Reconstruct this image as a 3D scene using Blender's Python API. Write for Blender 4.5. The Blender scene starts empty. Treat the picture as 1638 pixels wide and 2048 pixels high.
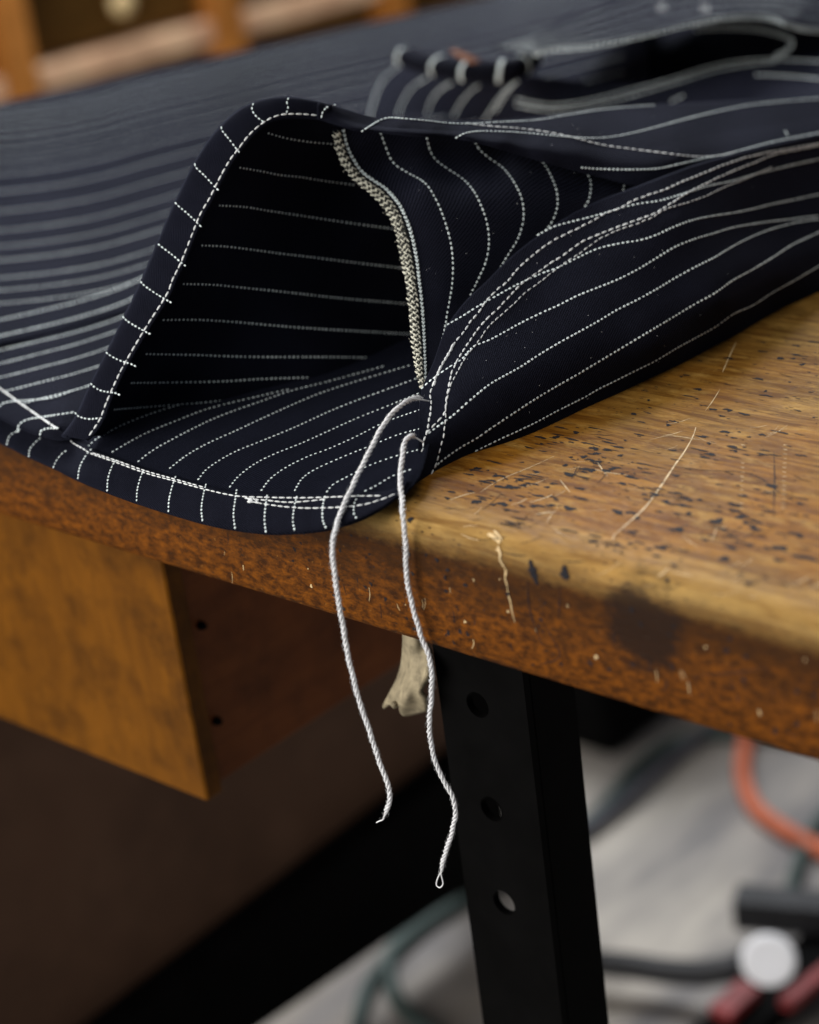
import bpy, math, random
import numpy as np
from mathutils import Vector, Matrix
random.seed(7); rng = np.random.default_rng(7)
SC = bpy.context.scene
COL = SC.collection

# ------------------------------------------------------------------ camera
def _n(v): return v/np.linalg.norm(v)
_Z = _n(np.array([-1239, 9176, 4130.])); _X = np.array([4820, -1194, 4130.]); _X = _n(_X-_Z*_X.dot(_Z)); _Y = np.cross(_Z, _X)
R = np.array([_X, _Y, _Z]); FPX = 4130.
def ray(px, py): return R@np.array([px-819, -(py-1024), -FPX])/FPX
CAM = -ray(850, 1040)*.83
cam_d = bpy.data.cameras.new('camera'); cam = bpy.data.objects.new('camera', cam_d); COL.objects.link(cam)
M = Matrix([list(R[i])+[CAM[i]] for i in range(3)]+[[0, 0, 0, 1]])
cam.matrix_world = M
cam_d.sensor_fit = 'VERTICAL'; cam_d.sensor_height = 36; cam_d.sensor_width = 28.8
cam_d.lens = FPX/2048*36; cam_d.clip_start = .05; cam_d.clip_end = 50
cam_d.dof.use_dof = True; cam_d.dof.focus_distance = .895; cam_d.dof.aperture_fstop = 4.3; cam_d.dof.aperture_blades = 7
SC.camera = cam
# ------------------------------------------------------------------ world and lamps
W = bpy.data.worlds.new('World'); SC.world = W; W.use_nodes = True
W.node_tree.nodes['Background'].inputs[0].default_value = (.75, .85, 1, 1)
W.node_tree.nodes['Background'].inputs[1].default_value = .10
def area(name, loc, target, size, power, col, size_y=None):
    d = bpy.data.lights.new(name, 'AREA'); d.size = size; d.energy = power; d.color = col
    if size_y: d.shape = 'RECTANGLE'; d.size_y = size_y
    o = bpy.data.objects.new(name, d); COL.objects.link(o); o.location = loc
    o.rotation_euler = (Vector(target)-Vector(loc)).to_track_quat('-Z', 'Y').to_euler()
    return o
area('window_light', (-1.7, 1.5, 1.7), (-.1, .1, 0), 1.1, 82, (.94, .97, 1))
area('ceiling_light', (.5, .3, 2.3), (0, .2, 0), 1.0, 9, (1, .93, .84))
area('room_light', (-.9, -1.8, .75), (-.1, .2, -.2), 1.8, 60, (1, .97, .93))
area('low_fill_light', (1.9, .45, -.45), (-.5, .6, -.6), .7, 4, (1, .95, .9))  # added fill to brighten the board and floor under the table; no window there
SC.view_settings.view_transform = 'Standard'; SC.view_settings.look = 'None'
SC.view_settings.exposure = .35; SC.view_settings.gamma = 1; SC.view_settings.use_curve_mapping = False
SC.cycles.use_denoising = True; SC.cycles.max_bounces = 6
try: SC.cycles.use_adaptive_sampling = True
except Exception: pass

# ------------------------------------------------------------------ geometry helpers
def P(px, py, mode='t', val=.9):
    """a photograph pixel and a real distance / height / plane -> world point"""
    r = ray(px, py)
    if mode == 't': return CAM+r*val
    k = 'xyz'.index(mode)
    return CAM+r*((val-CAM[k])/r[k])
def T(px, py, mode, val):
    if mode == 't': return val
    r = ray(px, py); k = 'xyz'.index(mode); return (val-CAM[k])/r[k]
class Field:
    """thin-plate surface through sparse distance samples"""
    def __init__(s, samples, off=0):
        s.p = np.array([(a[0], a[1]) for a in samples], float)/1000
        v = np.array([T(*a) if len(a) == 4 else a[2] for a in samples], float)
        n = len(v); D = np.linalg.norm(s.p[:, None]-s.p[None], axis=2)
        K = np.where(D > 0, D*D*np.log(D+1e-12), 0)+np.eye(n)*2e-4
        Q = np.c_[np.ones(n), s.p]
        A = np.block([[K, Q], [Q.T, np.zeros((3, 3))]])
        s.w = np.linalg.solve(A, np.r_[v, 0, 0, 0]); s.off = off; s.extra = None
    def t(s, q):
        q = np.atleast_2d(np.array(q, float)); qq = q/1000
        D = np.linalg.norm(qq[:, None]-s.p[None], axis=2)
        K = np.where(D > 0, D*D*np.log(D+1e-12), 0)
        v = K@s.w[:-3]+np.c_[np.ones(len(qq)), qq]@s.w[-3:]+s.off
        if s.extra is not None: v = v+s.extra(q)
        return v
    def lift(s, q, off=0):
        q = np.atleast_2d(np.array(q, float)); t = s.t(q)+off
        c = np.c_[q[:, 0]-819, -(q[:, 1]-1024), -np.full(len(q), FPX)]/FPX
        return CAM+(c@R.T)*t[:, None]
    def normal(s, q):
        q = np.atleast_2d(np.array(q, float))
        a = s.lift(q+[4, 0])-s.lift(q-[4, 0]); b = s.lift(q-[0, 4])-s.lift(q+[0, 4])
        n = np.cross(a, b); n /= np.linalg.norm(n, axis=1)[:, None]
        v = CAM-s.lift(q); sg = np.sign((n*v).sum(1)); sg[sg == 0] = 1
        return n*sg[:, None]
def smooth(pts, step=None, n=None):
    """Catmull-Rom through points, then even resampling"""
    p = np.array(pts, float)
    if len(p) > 2:
        e = np.vstack([2*p[0]-p[1], p, 2*p[-1]-p[-2]]); out = []
        for i in range(1, len(e)-2):
            a, b, c, d = e[i-1], e[i], e[i+1], e[i+2]
            for u in np.linspace(0, 1, 14, endpoint=False):
                out.append(.5*((2*b)+(-a+c)*u+(2*a-5*b+4*c-d)*u*u+(-a+3*b-3*c+d)*u**3))
        out.append(p[-1]); p = np.array(out)
    L = np.r_[0, np.cumsum(np.linalg.norm(np.diff(p, axis=0), axis=1))]
    if n is None: n = max(2, int(L[-1]/step)+1)
    s = np.linspace(0, L[-1], n)
    return np.c_[[np.interp(s, L, p[:, k]) for k in range(p.shape[1])]].T
class MB:
    def __init__(s): s.v = []; s.f = []; s.m = []; s.uv = {}; s.sm = []
    def add(s, v, f, m=0, uv=None, sm=True):
        b = len(s.v); s.v += [tuple(map(float, x)) for x in v]
        for q in f: s.f.append(tuple(b+i for i in q)); s.m.append(m); s.sm.append(sm)
        if uv is not None:
            for i, w in enumerate(uv): s.uv[b+i] = w
    def build(s, name, mats, parent=None):
        me = bpy.data.meshes.new(name); me.from_pydata(s.v, [], s.f); me.update()
        for m in (mats if isinstance(mats, (list, tuple)) else [mats]): me.materials.append(m)
        me.polygons.foreach_set('material_index', s.m); me.polygons.foreach_set('use_smooth', s.sm)
        if s.uv:
            l = me.uv_layers.new(name='UVMap'); vi = np.zeros(len(me.loops), int); me.loops.foreach_get('vertex_index', vi)
            U = np.zeros((len(s.v), 2))
            for k, w in s.uv.items(): U[k] = w
            l.data.foreach_set('uv', U[vi].ravel())
        o = bpy.data.objects.new(name, me); COL.objects.link(o)
        if parent: o.parent = parent
        return o
def empty(name, loc, label, cat, group=None):
    o = bpy.data.objects.new(name, None); o.empty_display_size = .05; COL.objects.link(o); o.location = loc
    o['label'] = label; o['category'] = cat
    if group: o['group'] = group
    return o
def keep(o, parent):
    """parent without moving"""
    bpy.context.view_layer.update(); o.parent = parent; o.matrix_parent_inverse = Matrix.Translation(-Vector(parent.location)); return o
def sheet(mb, grid, thick, m=0, uvs=None, back=True):
    """grid (a,b,3) world points, thickened away from the camera"""
    a, b, _ = grid.shape
    du = np.gradient(grid, axis=1); dv = np.gradient(grid, axis=0); n = np.cross(du, dv); n /= np.linalg.norm(n, axis=2)[..., None]+1e-12
    vw = CAM-grid; sg = np.sign((n*vw).sum(2)); 
    # one orientation for the whole sheet
    n *= np.sign(sg.sum()) or 1
    V = grid.reshape(-1, 3); flip = np.sign(sg.sum()) > 0
    if uvs is None:
        u = np.r_[0, np.cumsum(np.linalg.norm(np.diff(grid, axis=1), axis=2).mean(0))]
        v = np.r_[0, np.cumsum(np.linalg.norm(np.diff(grid, axis=0), axis=2).mean(1))]
        uu, vv = np.meshgrid(u, v); uvs = np.c_[uu.ravel(), vv.ravel()]
    F = [(i*b+j, i*b+j+1, (i+1)*b+j+1, (i+1)*b+j) for i in range(a-1) for j in range(b-1)]
    if not flip: F = [q[::-1] for q in F]
    N = len(V)
    if back:
        V2 = (grid-n*thick).reshape(-1, 3); V = np.vstack([V, V2])
        F += [tuple(N+k for k in q[::-1]) for q in F]
        ring = [j for j in range(b)]+[i*b+b-1 for i in range(1, a)]+[(a-1)*b+j for j in range(b-2, -1, -1)]+[i*b for i in range(a-2, 0, -1)]
        for k in range(len(ring)):
            p, q = ring[k], ring[(k+1) % len(ring)]
            F.append((p, N+p, N+q, q) if flip else (q, N+q, N+p, p))
        uvs = np.vstack([uvs, uvs])
    mb.add(V, F, m, uvs)
def panel_grid(rows, field, nu, nv, bulge=None, off=0):
    rs = [smooth(r, n=nu) for r in rows]; k = len(rs)
    # vertical Catmull through rows
    A = np.array(rs); out = []
    for v in np.linspace(0, k-1, nv):
        i = min(int(v), k-2); u = v-i
        if k > 2:
            g = lambda j: A[j] if 0 <= j < k else (2*A[0]-A[1] if j < 0 else 2*A[-1]-A[-2])
            a, b, c, d = g(i-1), g(i), g(i+1), g(i+2)
            out.append(.5*((2*b)+(-a+c)*u+(2*a-5*b+4*c-d)*u*u+(-a+3*b-3*c+d)*u**3))
        else: out.append(A[0]*(1-u)+A[1]*u)
    px = np.array(out); o = np.zeros(nu*nv)+off
    if bulge: 
        vv = np.repeat(np.linspace(0, 1, nv), nu); o = o-np.array([bulge(x) for x in vv])
    q = px.reshape(-1, 2)
    return field.lift(q, o).reshape(nv, nu, 3)
def dome(mb, c, ax, nrm, L, Wd, H, m=1, seg=8, sink=.3):
    sd = np.cross(nrm, ax); sd /= np.linalg.norm(sd); ax = np.cross(sd, nrm); V = []; F = []
    for r, h in ((1, -sink), (.93, .45), (.6, .85)):
        for k in range(seg):
            a = 2*math.pi*k/seg; V.append(c+ax*(L/2*r*math.cos(a))+sd*(Wd/2*r*math.sin(a))+nrm*(H*h))
    V.append(c+nrm*H)
    for i in range(2):
        for k in range(seg): F.append((i*seg+k, i*seg+(k+1) % seg, (i+1)*seg+(k+1) % seg, (i+1)*seg+k))
    for k in range(seg): F.append((2*seg+k, 2*seg+(k+1) % seg, 3*seg))
    mb.add(V, F, m)
def dashes(mb, poly, field, L=.0015, gap=.0006, Wd=.0009, H=.00022, off=0, m=1, jit=.08, amp=0, skip=0, slant=0):
    q = smooth(poly, step=1.2); w = field.lift(q, off); n = field.normal(q)
    S = np.r_[0, np.cumsum(np.linalg.norm(np.diff(w, axis=0), axis=1))]; s = L/2+skip
    while s < S[-1]:
        i = min(np.searchsorted(S, s), len(S)-2); i = max(i, 1)
        a = w[i+1]-w[i-1]; 
        if np.linalg.norm(a) < 1e-9: s += L+gap; continue
        a = a/np.linalg.norm(a); nn = n[i]; c = w[i]
        sd = np.cross(nn, a)
        if slant: a = a*math.cos(slant)+sd*math.sin(slant)
        c = c+sd*rng.normal(0, 1)*amp
        k = 1+rng.normal(0, jit)
        dome(mb, c, a, nn, L*k, Wd*(1+rng.normal(0, jit)), H, m)
        s += (L+gap)*(1+rng.normal(0, jit*.4))
def tube(mb, pts, r, m=0, seg=8, closed=False):
    p = np.array(pts, float); n = len(p); rr = r if hasattr(r, '__len__') else [r]*n
    t = np.gradient(p, axis=0); t /= np.linalg.norm(t, axis=1)[:, None]+1e-12
    u = np.cross(t[0], [0, 0, 1.]); 
    if np.linalg.norm(u) < 1e-3: u = np.cross(t[0], [1., 0, 0])
    u /= np.linalg.norm(u); V = []
    for i in range(n):
        u = u-t[i]*u.dot(t[i]); u /= np.linalg.norm(u); v = np.cross(t[i], u)
        for k in range(seg):
            a = 2*math.pi*k/seg; V.append(p[i]+(u*math.cos(a)+v*math.sin(a))*rr[i])
    F = [(i*seg+k, i*seg+(k+1) % seg, (i+1)*seg+(k+1) % seg, (i+1)*seg+k) for i in range(n-1) for k in range(seg)]
    F += [tuple(range(seg))[::-1], tuple((n-1)*seg+k for k in range(seg))]
    mb.add(V, F, m)
def box(mb, lo, hi, m=0, bev=0, X=None):
    (a, b, c), (d, e, f) = lo, hi
    if bev <= 0:
        V = [(x, y, z) for x in (a, d) for y in (b, e) for z in (c, f)]
        F = [(0, 1, 3, 2), (4, 6, 7, 5), (0, 4, 5, 1), (2, 3, 7, 6), (0, 2, 6, 4), (1, 5, 7, 3)]
    else:
        import itertools
        V = []; idx = {}
        for sx, sy, sz in itertools.product((0, 1), repeat=3):
            for ax in range(3):
                p = [(a, d)[sx], (b, e)[sy], (c, f)[sz]]
                for k in range(3):
                    if k != ax: p[k] += bev*(1 if (sx, sy, sz)[k] == 0 else -1)
                idx[(sx, sy, sz, ax)] = len(V); V.append(tuple(p))
        F = []
        for ax in range(3):
            o1, o2 = [k for k in range(3) if k != ax]
            for s in (0, 1):
                q = []
                for u, v in ((0, 0), (1, 0), (1, 1), (0, 1)):
                    t = [0, 0, 0]; t[ax] = s; t[o1] = u; t[o2] = v; q.append(idx[(*t, ax)])
                F.append(tuple(q))
        for ax in range(3):
            o1, o2 = [k for k in range(3) if k != ax]
            for u in (0, 1):
                for v in (0, 1):
                    t0 = [0, 0, 0]; t0[o1] = u; t0[o2] = v; t1 = list(t0); t1[ax] = 1
                    F.append((idx[(*t0, o1)], idx[(*t1, o1)], idx[(*t1, o2)], idx[(*t0, o2)]))
        for t in itertools.product((0, 1), repeat=3): F.append(tuple(idx[(*t, ax)] for ax in range(3)))
    if X is not None: V = [X(v) for v in V]
    mb.add(V, F, m, sm=False)

# ------------------------------------------------------------------ materials
def mat(name, base=(.5, .5, .5), rough=.6, spec=.5, metal=0, sheen=0, sheen_tint=None):
    m = bpy.data.materials.new(name); m.use_nodes = True; b = m.node_tree.nodes['Principled BSDF']
    b.inputs['Base Color'].default_value = (*base, 1); b.inputs['Roughness'].default_value = rough
    b.inputs['Specular IOR Level'].default_value = spec; b.inputs['Metallic'].default_value = metal
    b.inputs['Sheen Weight'].default_value = sheen; b.inputs['Sheen Roughness'].default_value = .45
    if sheen_tint: b.inputs['Sheen Tint'].default_value = (*sheen_tint, 1)
    return m, m.node_tree, b
def N(nt, typ, **kw):
    n = nt.nodes.new(typ)
    for k, v in kw.items():
        if k.startswith('_'): setattr(n, k[1:], v)
        else: n.inputs[k.replace('__', ' ')].default_value = v
    return n
def ramp(nt, src, stops, mode='LINEAR'):
    r = nt.nodes.new('ShaderNodeValToRGB'); nt.links.new(src, r.inputs[0]); e = r.color_ramp; e.interpolation = mode
    while len(e.elements) < len(stops): e.elements.new(.5)
    for el, (p, c) in zip(e.elements, stops):
        el.position = p; el.color = (*c, 1) if hasattr(c, '__len__') else (c, c, c, 1)
    return r.outputs[0]
def mix(nt, fac, a, b, typ='MIX'):
    n = nt.nodes.new('ShaderNodeMix'); n.data_type = 'RGBA'; n.blend_type = typ
    for s, x in ((0, fac), (6, a), (7, b)):
        if hasattr(x, 'links'): nt.links.new(x, n.inputs[s])
        elif hasattr(x, '__len__'): n.inputs[s].default_value = (*x, 1)
        else: n.inputs[s].default_value = x
    return n.outputs[2]
def bump(nt, b, h, strength, dist):
    n = nt.nodes.new('ShaderNodeBump'); n.inputs['Strength'].default_value = strength; n.inputs['Distance'].default_value = dist
    nt.links.new(h, n.inputs['Height']); nt.links.new(n.outputs[0], b.inputs['Normal'])
def coords(nt, which='Object', scale=(1, 1, 1), rot=(0, 0, 0)):
    tc = nt.nodes.new('ShaderNodeTexCoord'); mp = nt.nodes.new('ShaderNodeMapping')
    mp.inputs['Scale'].default_value = scale; mp.inputs['Rotation'].default_value = rot
    nt.links.new(tc.outputs[which], mp.inputs[0]); return mp.outputs[0]
def noise(nt, co, scale, detail=4, rough=.55, dist=0):
    n = N(nt, 'ShaderNodeTexNoise', Scale=scale, Detail=detail, Roughness=rough, Distortion=dist); nt.links.new(co, n.inputs['Vector']); return n.outputs['Fac']

def denim(name, base, sheen=.12):
    m, nt, b = mat(name, base, .92, .035, sheen=sheen, sheen_tint=(.55, .62, 1))
    uv = coords(nt, 'UV', (1, 1, 1), (0, 0, 0))
    w = N(nt, 'ShaderNodeTexWave', Scale=1.0, Distortion=1.6, Detail=2); w.bands_direction = 'DIAGONAL'; w.inputs['Detail Scale'].default_value = 1.5
    mp = nt.nodes.new('ShaderNodeMapping'); mp.inputs['Scale'].default_value = (300, 520, 1); nt.links.new(uv, mp.inputs[0]); nt.links.new(mp.outputs[0], w.inputs['Vector'])
    w2 = N(nt, 'ShaderNodeTexWave', Scale=1.0, Distortion=1.2, Detail=1); w2.bands_direction = 'X'
    mp2 = nt.nodes.new('ShaderNodeMapping'); mp2.inputs['Scale'].default_value = (800, 120, 1); mp2.inputs['Rotation'].default_value = (0, 0, -.25)
    nt.links.new(uv, mp2.inputs[0]); nt.links.new(mp2.outputs[0], w2.inputs['Vector'])
    obj = coords(nt, 'Object')
    lint = noise(nt, obj, 2300, 2); cloud = noise(nt, obj, 26, 4)
    mul = nt.nodes.new('ShaderNodeMath'); mul.operation = 'MULTIPLY'; nt.links.new(w.outputs['Fac'], mul.inputs[0]); nt.links.new(w2.outputs['Fac'], mul.inputs[1])
    c = mix(nt, mul.outputs[0], tuple(x*.5 for x in base), tuple(min(1, x*4.8) for x in base))
    c = mix(nt, ramp(nt, lint, [(.62, 0), (.72, 1)]), c, tuple(x*2.2 for x in base))
    c = mix(nt, ramp(nt, cloud, [(.35, 0), (.65, 1)]), c, mix(nt, 1.0, c, (1.35, 1.35, 1.35), 'MULTIPLY'))
    nt.links.new(c, b.inputs['Base Color'])
    bump(nt, b, mul.outputs[0], .9, .00028)
    return m
DEN = denim('navy_twill', (.0046, .0049, .0084), .036)
DIN = denim('navy_twill_inside', (.0044, .0050, .0090), .02)
def thread_mat(name, base):
    m, nt, b = mat(name, base, .85, .2, sheen=.25)
    co = coords(nt, 'Object'); n = noise(nt, co, 3500, 2)
    nt.links.new(mix(nt, ramp(nt, n, [(.35, 0), (.65, 1)]), tuple(x*.72 for x in base), base), b.inputs['Base Color'])
    bump(nt, b, n, .5, .0001); return m
DOT = thread_mat('pinstripe_yarn', (.84, .93, .93))
STI = thread_mat('white_topstitch_thread', (.88, .90, .90))
OVL = thread_mat('cream_overlock_thread', (.84, .82, .68))
TAIL = thread_mat('white_cotton_thread', (.93, .93, .94))

# wood of the table
def wood_table():
    m, nt, b = mat('worn_table_wood', (.3, .15, .05), .5, .10)
    obj = coords(nt, 'Object')
    sep = nt.nodes.new('ShaderNodeSeparateXYZ'); nt.links.new(obj, sep.inputs[0])
    grain = noise(nt, coords(nt, 'Object', (16, 170, 170)), 1, 8, .68, .8)
    fine = noise(nt, coords(nt, 'Object', (130, 900, 900)), 1, 5, .65)
    blot = noise(nt, obj, 17, 6, .66); patch = noise(nt, coords(nt, 'Object', (.7, 1.3, 1.3)), 230, 8, .74, .2); big = noise(nt, obj, 6, 4, .6); mid = noise(nt, coords(nt, 'Object', (.6, 1.6, 1.6)), 55, 8, .75)
    top = mix(nt, ramp(nt, big, [(.42, 0), (.6, 1)]), (.34, .145, .016), (.27, .150, .034))
    top = mix(nt, ramp(nt, grain, [(.4, 0), (.62, 1)]), mix(nt, 1.0, top, (.42, .34, .22), 'MULTIPLY'), top)
    top = mix(nt, ramp(nt, mid, [(.52, 0), (.72, .85)]), top, (.48, .28, .07))
    top = mix(nt, ramp(nt, fine, [(.55, 0), (.68, .7)]), top, (.10, .038, .010))
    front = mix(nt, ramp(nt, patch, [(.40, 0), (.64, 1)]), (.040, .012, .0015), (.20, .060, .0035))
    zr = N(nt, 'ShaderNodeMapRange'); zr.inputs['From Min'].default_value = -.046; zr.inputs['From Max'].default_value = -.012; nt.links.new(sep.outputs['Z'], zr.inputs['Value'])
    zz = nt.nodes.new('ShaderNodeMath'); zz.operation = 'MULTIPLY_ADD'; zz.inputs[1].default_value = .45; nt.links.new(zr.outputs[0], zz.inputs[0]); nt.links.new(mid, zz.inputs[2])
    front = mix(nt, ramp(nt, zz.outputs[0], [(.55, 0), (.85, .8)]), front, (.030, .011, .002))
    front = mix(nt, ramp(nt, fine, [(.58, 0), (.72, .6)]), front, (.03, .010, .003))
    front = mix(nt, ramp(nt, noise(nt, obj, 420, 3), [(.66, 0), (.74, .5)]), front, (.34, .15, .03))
    # height of the varnished front below the bare, hand-worn arris (a real change of finish)
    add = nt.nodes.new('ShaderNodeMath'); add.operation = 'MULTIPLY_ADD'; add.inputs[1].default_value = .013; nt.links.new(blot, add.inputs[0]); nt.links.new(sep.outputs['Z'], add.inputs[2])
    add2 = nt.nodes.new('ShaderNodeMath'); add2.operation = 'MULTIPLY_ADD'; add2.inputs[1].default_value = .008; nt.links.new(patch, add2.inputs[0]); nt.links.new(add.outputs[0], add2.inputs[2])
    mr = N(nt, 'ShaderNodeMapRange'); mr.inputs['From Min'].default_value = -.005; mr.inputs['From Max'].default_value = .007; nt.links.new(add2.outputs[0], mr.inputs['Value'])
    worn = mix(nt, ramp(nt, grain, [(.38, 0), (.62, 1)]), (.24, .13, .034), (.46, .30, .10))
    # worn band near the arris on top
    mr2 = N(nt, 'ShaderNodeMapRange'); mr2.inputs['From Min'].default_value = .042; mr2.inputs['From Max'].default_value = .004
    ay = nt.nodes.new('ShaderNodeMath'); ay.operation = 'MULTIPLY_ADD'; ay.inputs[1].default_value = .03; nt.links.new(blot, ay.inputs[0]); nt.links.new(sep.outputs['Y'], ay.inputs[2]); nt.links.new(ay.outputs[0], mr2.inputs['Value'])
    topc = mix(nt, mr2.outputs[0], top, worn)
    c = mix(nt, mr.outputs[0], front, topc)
    # dark knot on the front
    dv = nt.nodes.new('ShaderNodeVectorMath'); dv.operation = 'DISTANCE'; nt.links.new(obj, dv.inputs[0]); dv.inputs[1].default_value = tuple(P(1285, 1252, 'y', 0))
    dd = nt.nodes.new('ShaderNodeMath'); dd.operation = 'MULTIPLY_ADD'; dd.inputs[1].default_value = -.050; nt.links.new(mid, dd.inputs[0]); nt.links.new(dv.outputs['Value'], dd.inputs[2])
    km = N(nt, 'ShaderNodeMapRange'); km.inputs['From Min'].default_value = -.012; km.inputs['From Max'].default_value = -.004; km.inputs['To Min'].default_value = .9; km.inputs['To Max'].default_value = 0; nt.links.new(dd.outputs[0], km.inputs['Value'])
    c = mix(nt, km.outputs[0], c, (.018, .008, .004))
    # small dark flecks of the grain
    vo = N(nt, 'ShaderNodeTexVoronoi', Scale=1.0); nt.links.new(coords(nt, 'Object', (170, 430, 430)), vo.inputs['Vector'])
    fl = ramp(nt, vo.outputs['Distance'], [(.10, 1), (.2, 0)])
    gate = ramp(nt, noise(nt, obj, 60, 3), [(.5, 0), (.6, 1)])
    mm = nt.nodes.new('ShaderNodeMath'); mm.operation = 'MULTIPLY'; nt.links.new(fl, mm.inputs[0]); nt.links.new(gate, mm.inputs[1])
    c = mix(nt, mm.outputs[0], c, (.035, .018, .010))
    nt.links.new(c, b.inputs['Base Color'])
    rr = ramp(nt, patch, [(.3, .48), (.7, .72)]); nt.links.new(rr, b.inputs['Roughness'])
    hh = mix(nt, .5, fine, grain); bump(nt, b, hh, .6, .0009)
    return m
WOOD = wood_table()
def plain_wood(name, c1, c2, sc=(6, 60, 60), rough=.5, blotch=20):
    m, nt, b = mat(name, c1, rough, .12)
    g = noise(nt, coords(nt, 'Object', sc), 1, 6, .6, .5); bl = noise(nt, coords(nt, 'Object'), blotch, 5, .65)
    c = mix(nt, ramp(nt, g, [(.3, 0), (.7, 1)]), c1, c2)
    c = mix(nt, ramp(nt, bl, [(.45, 0), (.7, .7)]), c, tuple(x*.45 for x in c1))
    nt.links.new(c, b.inputs['Base Color']); bump(nt, b, g, .2, .001); return m
DRAW = plain_wood('varnished_drawer_wood', (.10, .034, .0012), (.17, .060, .0025), (70, 70, 22), .5, 45)
DSIDE = plain_wood('dark_red_wood', (.11, .030, .006), (.17, .052, .012), (60, 10, 60), .5)
BOARD = plain_wood('brown_board', (.095, .050, .030), (.125, .068, .042), (10, 10, 10), .6, 5)
def simple(name, c, rough=.6, spec=.4, metal=0, ns=30, var=.35):
    m, nt, b = mat(name, c, rough, spec, metal)
    n = noise(nt, coords(nt, 'Object'), ns, 5, .6)
    nt.links.new(mix(nt, ramp(nt, n, [(.3, 0), (.7, 1)]), tuple(x*(1-var) for x in c), tuple(min(1, x*(1+var)) for x in c)), b.inputs['Base Color']); return m
STEEL = simple('black_painted_steel', (.0022, .0021, .0021), .7, .03)
SCAR_L = simple('bare_scratch_wood', (.62, .44, .22), .6, ns=300); SCAR_D = simple('blue_black_pit', (.016, .015, .018), .75, .12, ns=1200, var=.6)

# ------------------------------------------------------------------ floor
def floor_mat():
    m, nt, b = mat('worn_shadowed_concrete', (.3, .28, .26), .7, .3)
    o = coords(nt, 'Object'); a = noise(nt, o, 2.6, 5, .6, .5); c2 = noise(nt, coords(nt, 'Object', (9, 2, 1), (0, 0, .5)), 1, 4, .6)
    c = mix(nt, ramp(nt, a, [(.38, 0), (.60, 1)]), (.17, .15, .13), (.42, .38, .33))  # random mottling; its darker patches also paint shadows onto the floor
    c = mix(nt, ramp(nt, c2, [(.42, 0), (.62, .85)]), c, (.12, .115, .12)); nt.links.new(c, b.inputs['Base Color']); return m  # dark diagonal streaks: the stand's shadows painted into the concrete colour
mb = MB(); mb.add([(-6, -3, -.85), (3, -3, -.85), (3, 6, -.85), (-6, 6, -.85)], [(0, 1, 2, 3)]); fl = mb.build('floor', floor_mat()); fl['kind'] = 'structure'

# ------------------------------------------------------------------ work table
TB = empty('work_table', (0, 0, -.85), 'worn orange-brown wooden work table with pitted top, rounded front edge and black steel leg', 'table')
TH = .060
mb = MB()
prof = []
for k in range(9): a = math.pi/2*k/8; prof.append((.013-.013*math.sin(a), -.012+.012*math.cos(a)))
prof = [(.76, 0), (.4, 0), (.2, 0), (.1, 0), (.05, 0), (.025, 0)]+prof+[(0, -.025), (0, -.04), (0, -TH+.004), (.0012, -TH+.0012), (.004, -TH), (.2, -TH), (.76, -TH)]
xs = np.linspace(-.712, .62, 320); V = []; rngw = np.random.default_rng(3)
wob = np.convolve(rngw.normal(0, 1, 360), np.ones(22)/22, 'same')[:320]
for i, x in enumerate(xs):
    for y, z in prof:
        d = wob[i]*.0007 if y < .03 and z > -.03 else 0
        V.append((x, y+max(d, -.0006)*.5, z-abs(d)*.4 if z > -.02 and y < .02 else z))
n = len(prof)
F = [(i*n+k, i*n+(k+1) % n, (i+1)*n+(k+1) % n, (i+1)*n+k) for i in range(len(xs)-1) for k in range(n)]
F += [tuple(range(n))[::-1], tuple((len(xs)-1)*n+k for k in range(n))]
mb.add(V, F, 0)
# traced scars: scratches and pits cut in the top
def on_top(px, py):
    p = P(px, py, 'z', 0)
    if p[1] < .013: 
        q = P(px, py, 'y', 0)
        if q[2] < -.012: return q+np.array([0, -.00012, 0]), np.array([0, -1., 0])
        # on the rounded arris
        best = None
        r = ray(px, py)
        for k in range(60):
            a = math.pi/2*k/59; c = np.array([0, .013-.013*math.sin(a), -.012+.012*math.cos(a)]); tt = (c[1]-CAM[1])/r[1]; zz = CAM[2]+r[2]*tt
            if best is None or abs(zz-c[2]) < best[0]: best = (abs(zz-c[2]), CAM+r*tt, np.array([0, -math.sin(a), math.cos(a)]))
        return best[1]+best[2]*.00025, best[2]
    return p+np.array([0, 0, .00012]), np.array([0, 0, 1.])
def scar(poly, w, m):
    q = smooth(poly, step=6); pts = [on_top(*a) for a in q]
    V = []; n = len(pts)
    for i, (p, nn) in enumerate(pts):
        t = pts[min(i+1, n-1)][0]-pts[max(i-1, 0)][0]; s = np.cross(nn, t); s /= np.linalg.norm(s)+1e-12
        ww = w*(.35+.65*math.sin(math.pi*(i+.5)/n))*(1+rng.normal(0, .25))
        V += [p+s*ww/2, p-s*ww/2]
    mb.add(V, [(2*i, 2*i+1, 2*i+3, 2*i+2) for i in range(n-1)], m)
def pit(px, py, rx, ry, m=2):
    p, nn = on_top(px, py); e = np.array([1., 0, 0]); s = np.cross(nn, e)
    V = [p+nn*.00003]; k = 14; ph = rng.uniform(0, 6)
    for i in range(k):
        a = 2*math.pi*i/k; rr = max(.25, 1+.25*math.sin(2*a+ph)+.18*math.sin(3*a+ph*2)+rng.normal(0, .18)); V.append(p+e*rx*rr*math.cos(a)+s*ry*rr*math.sin(a))
    mb.add(V, [(0, i+1, (i+1) % k+1) for i in range(k)], m)
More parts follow.
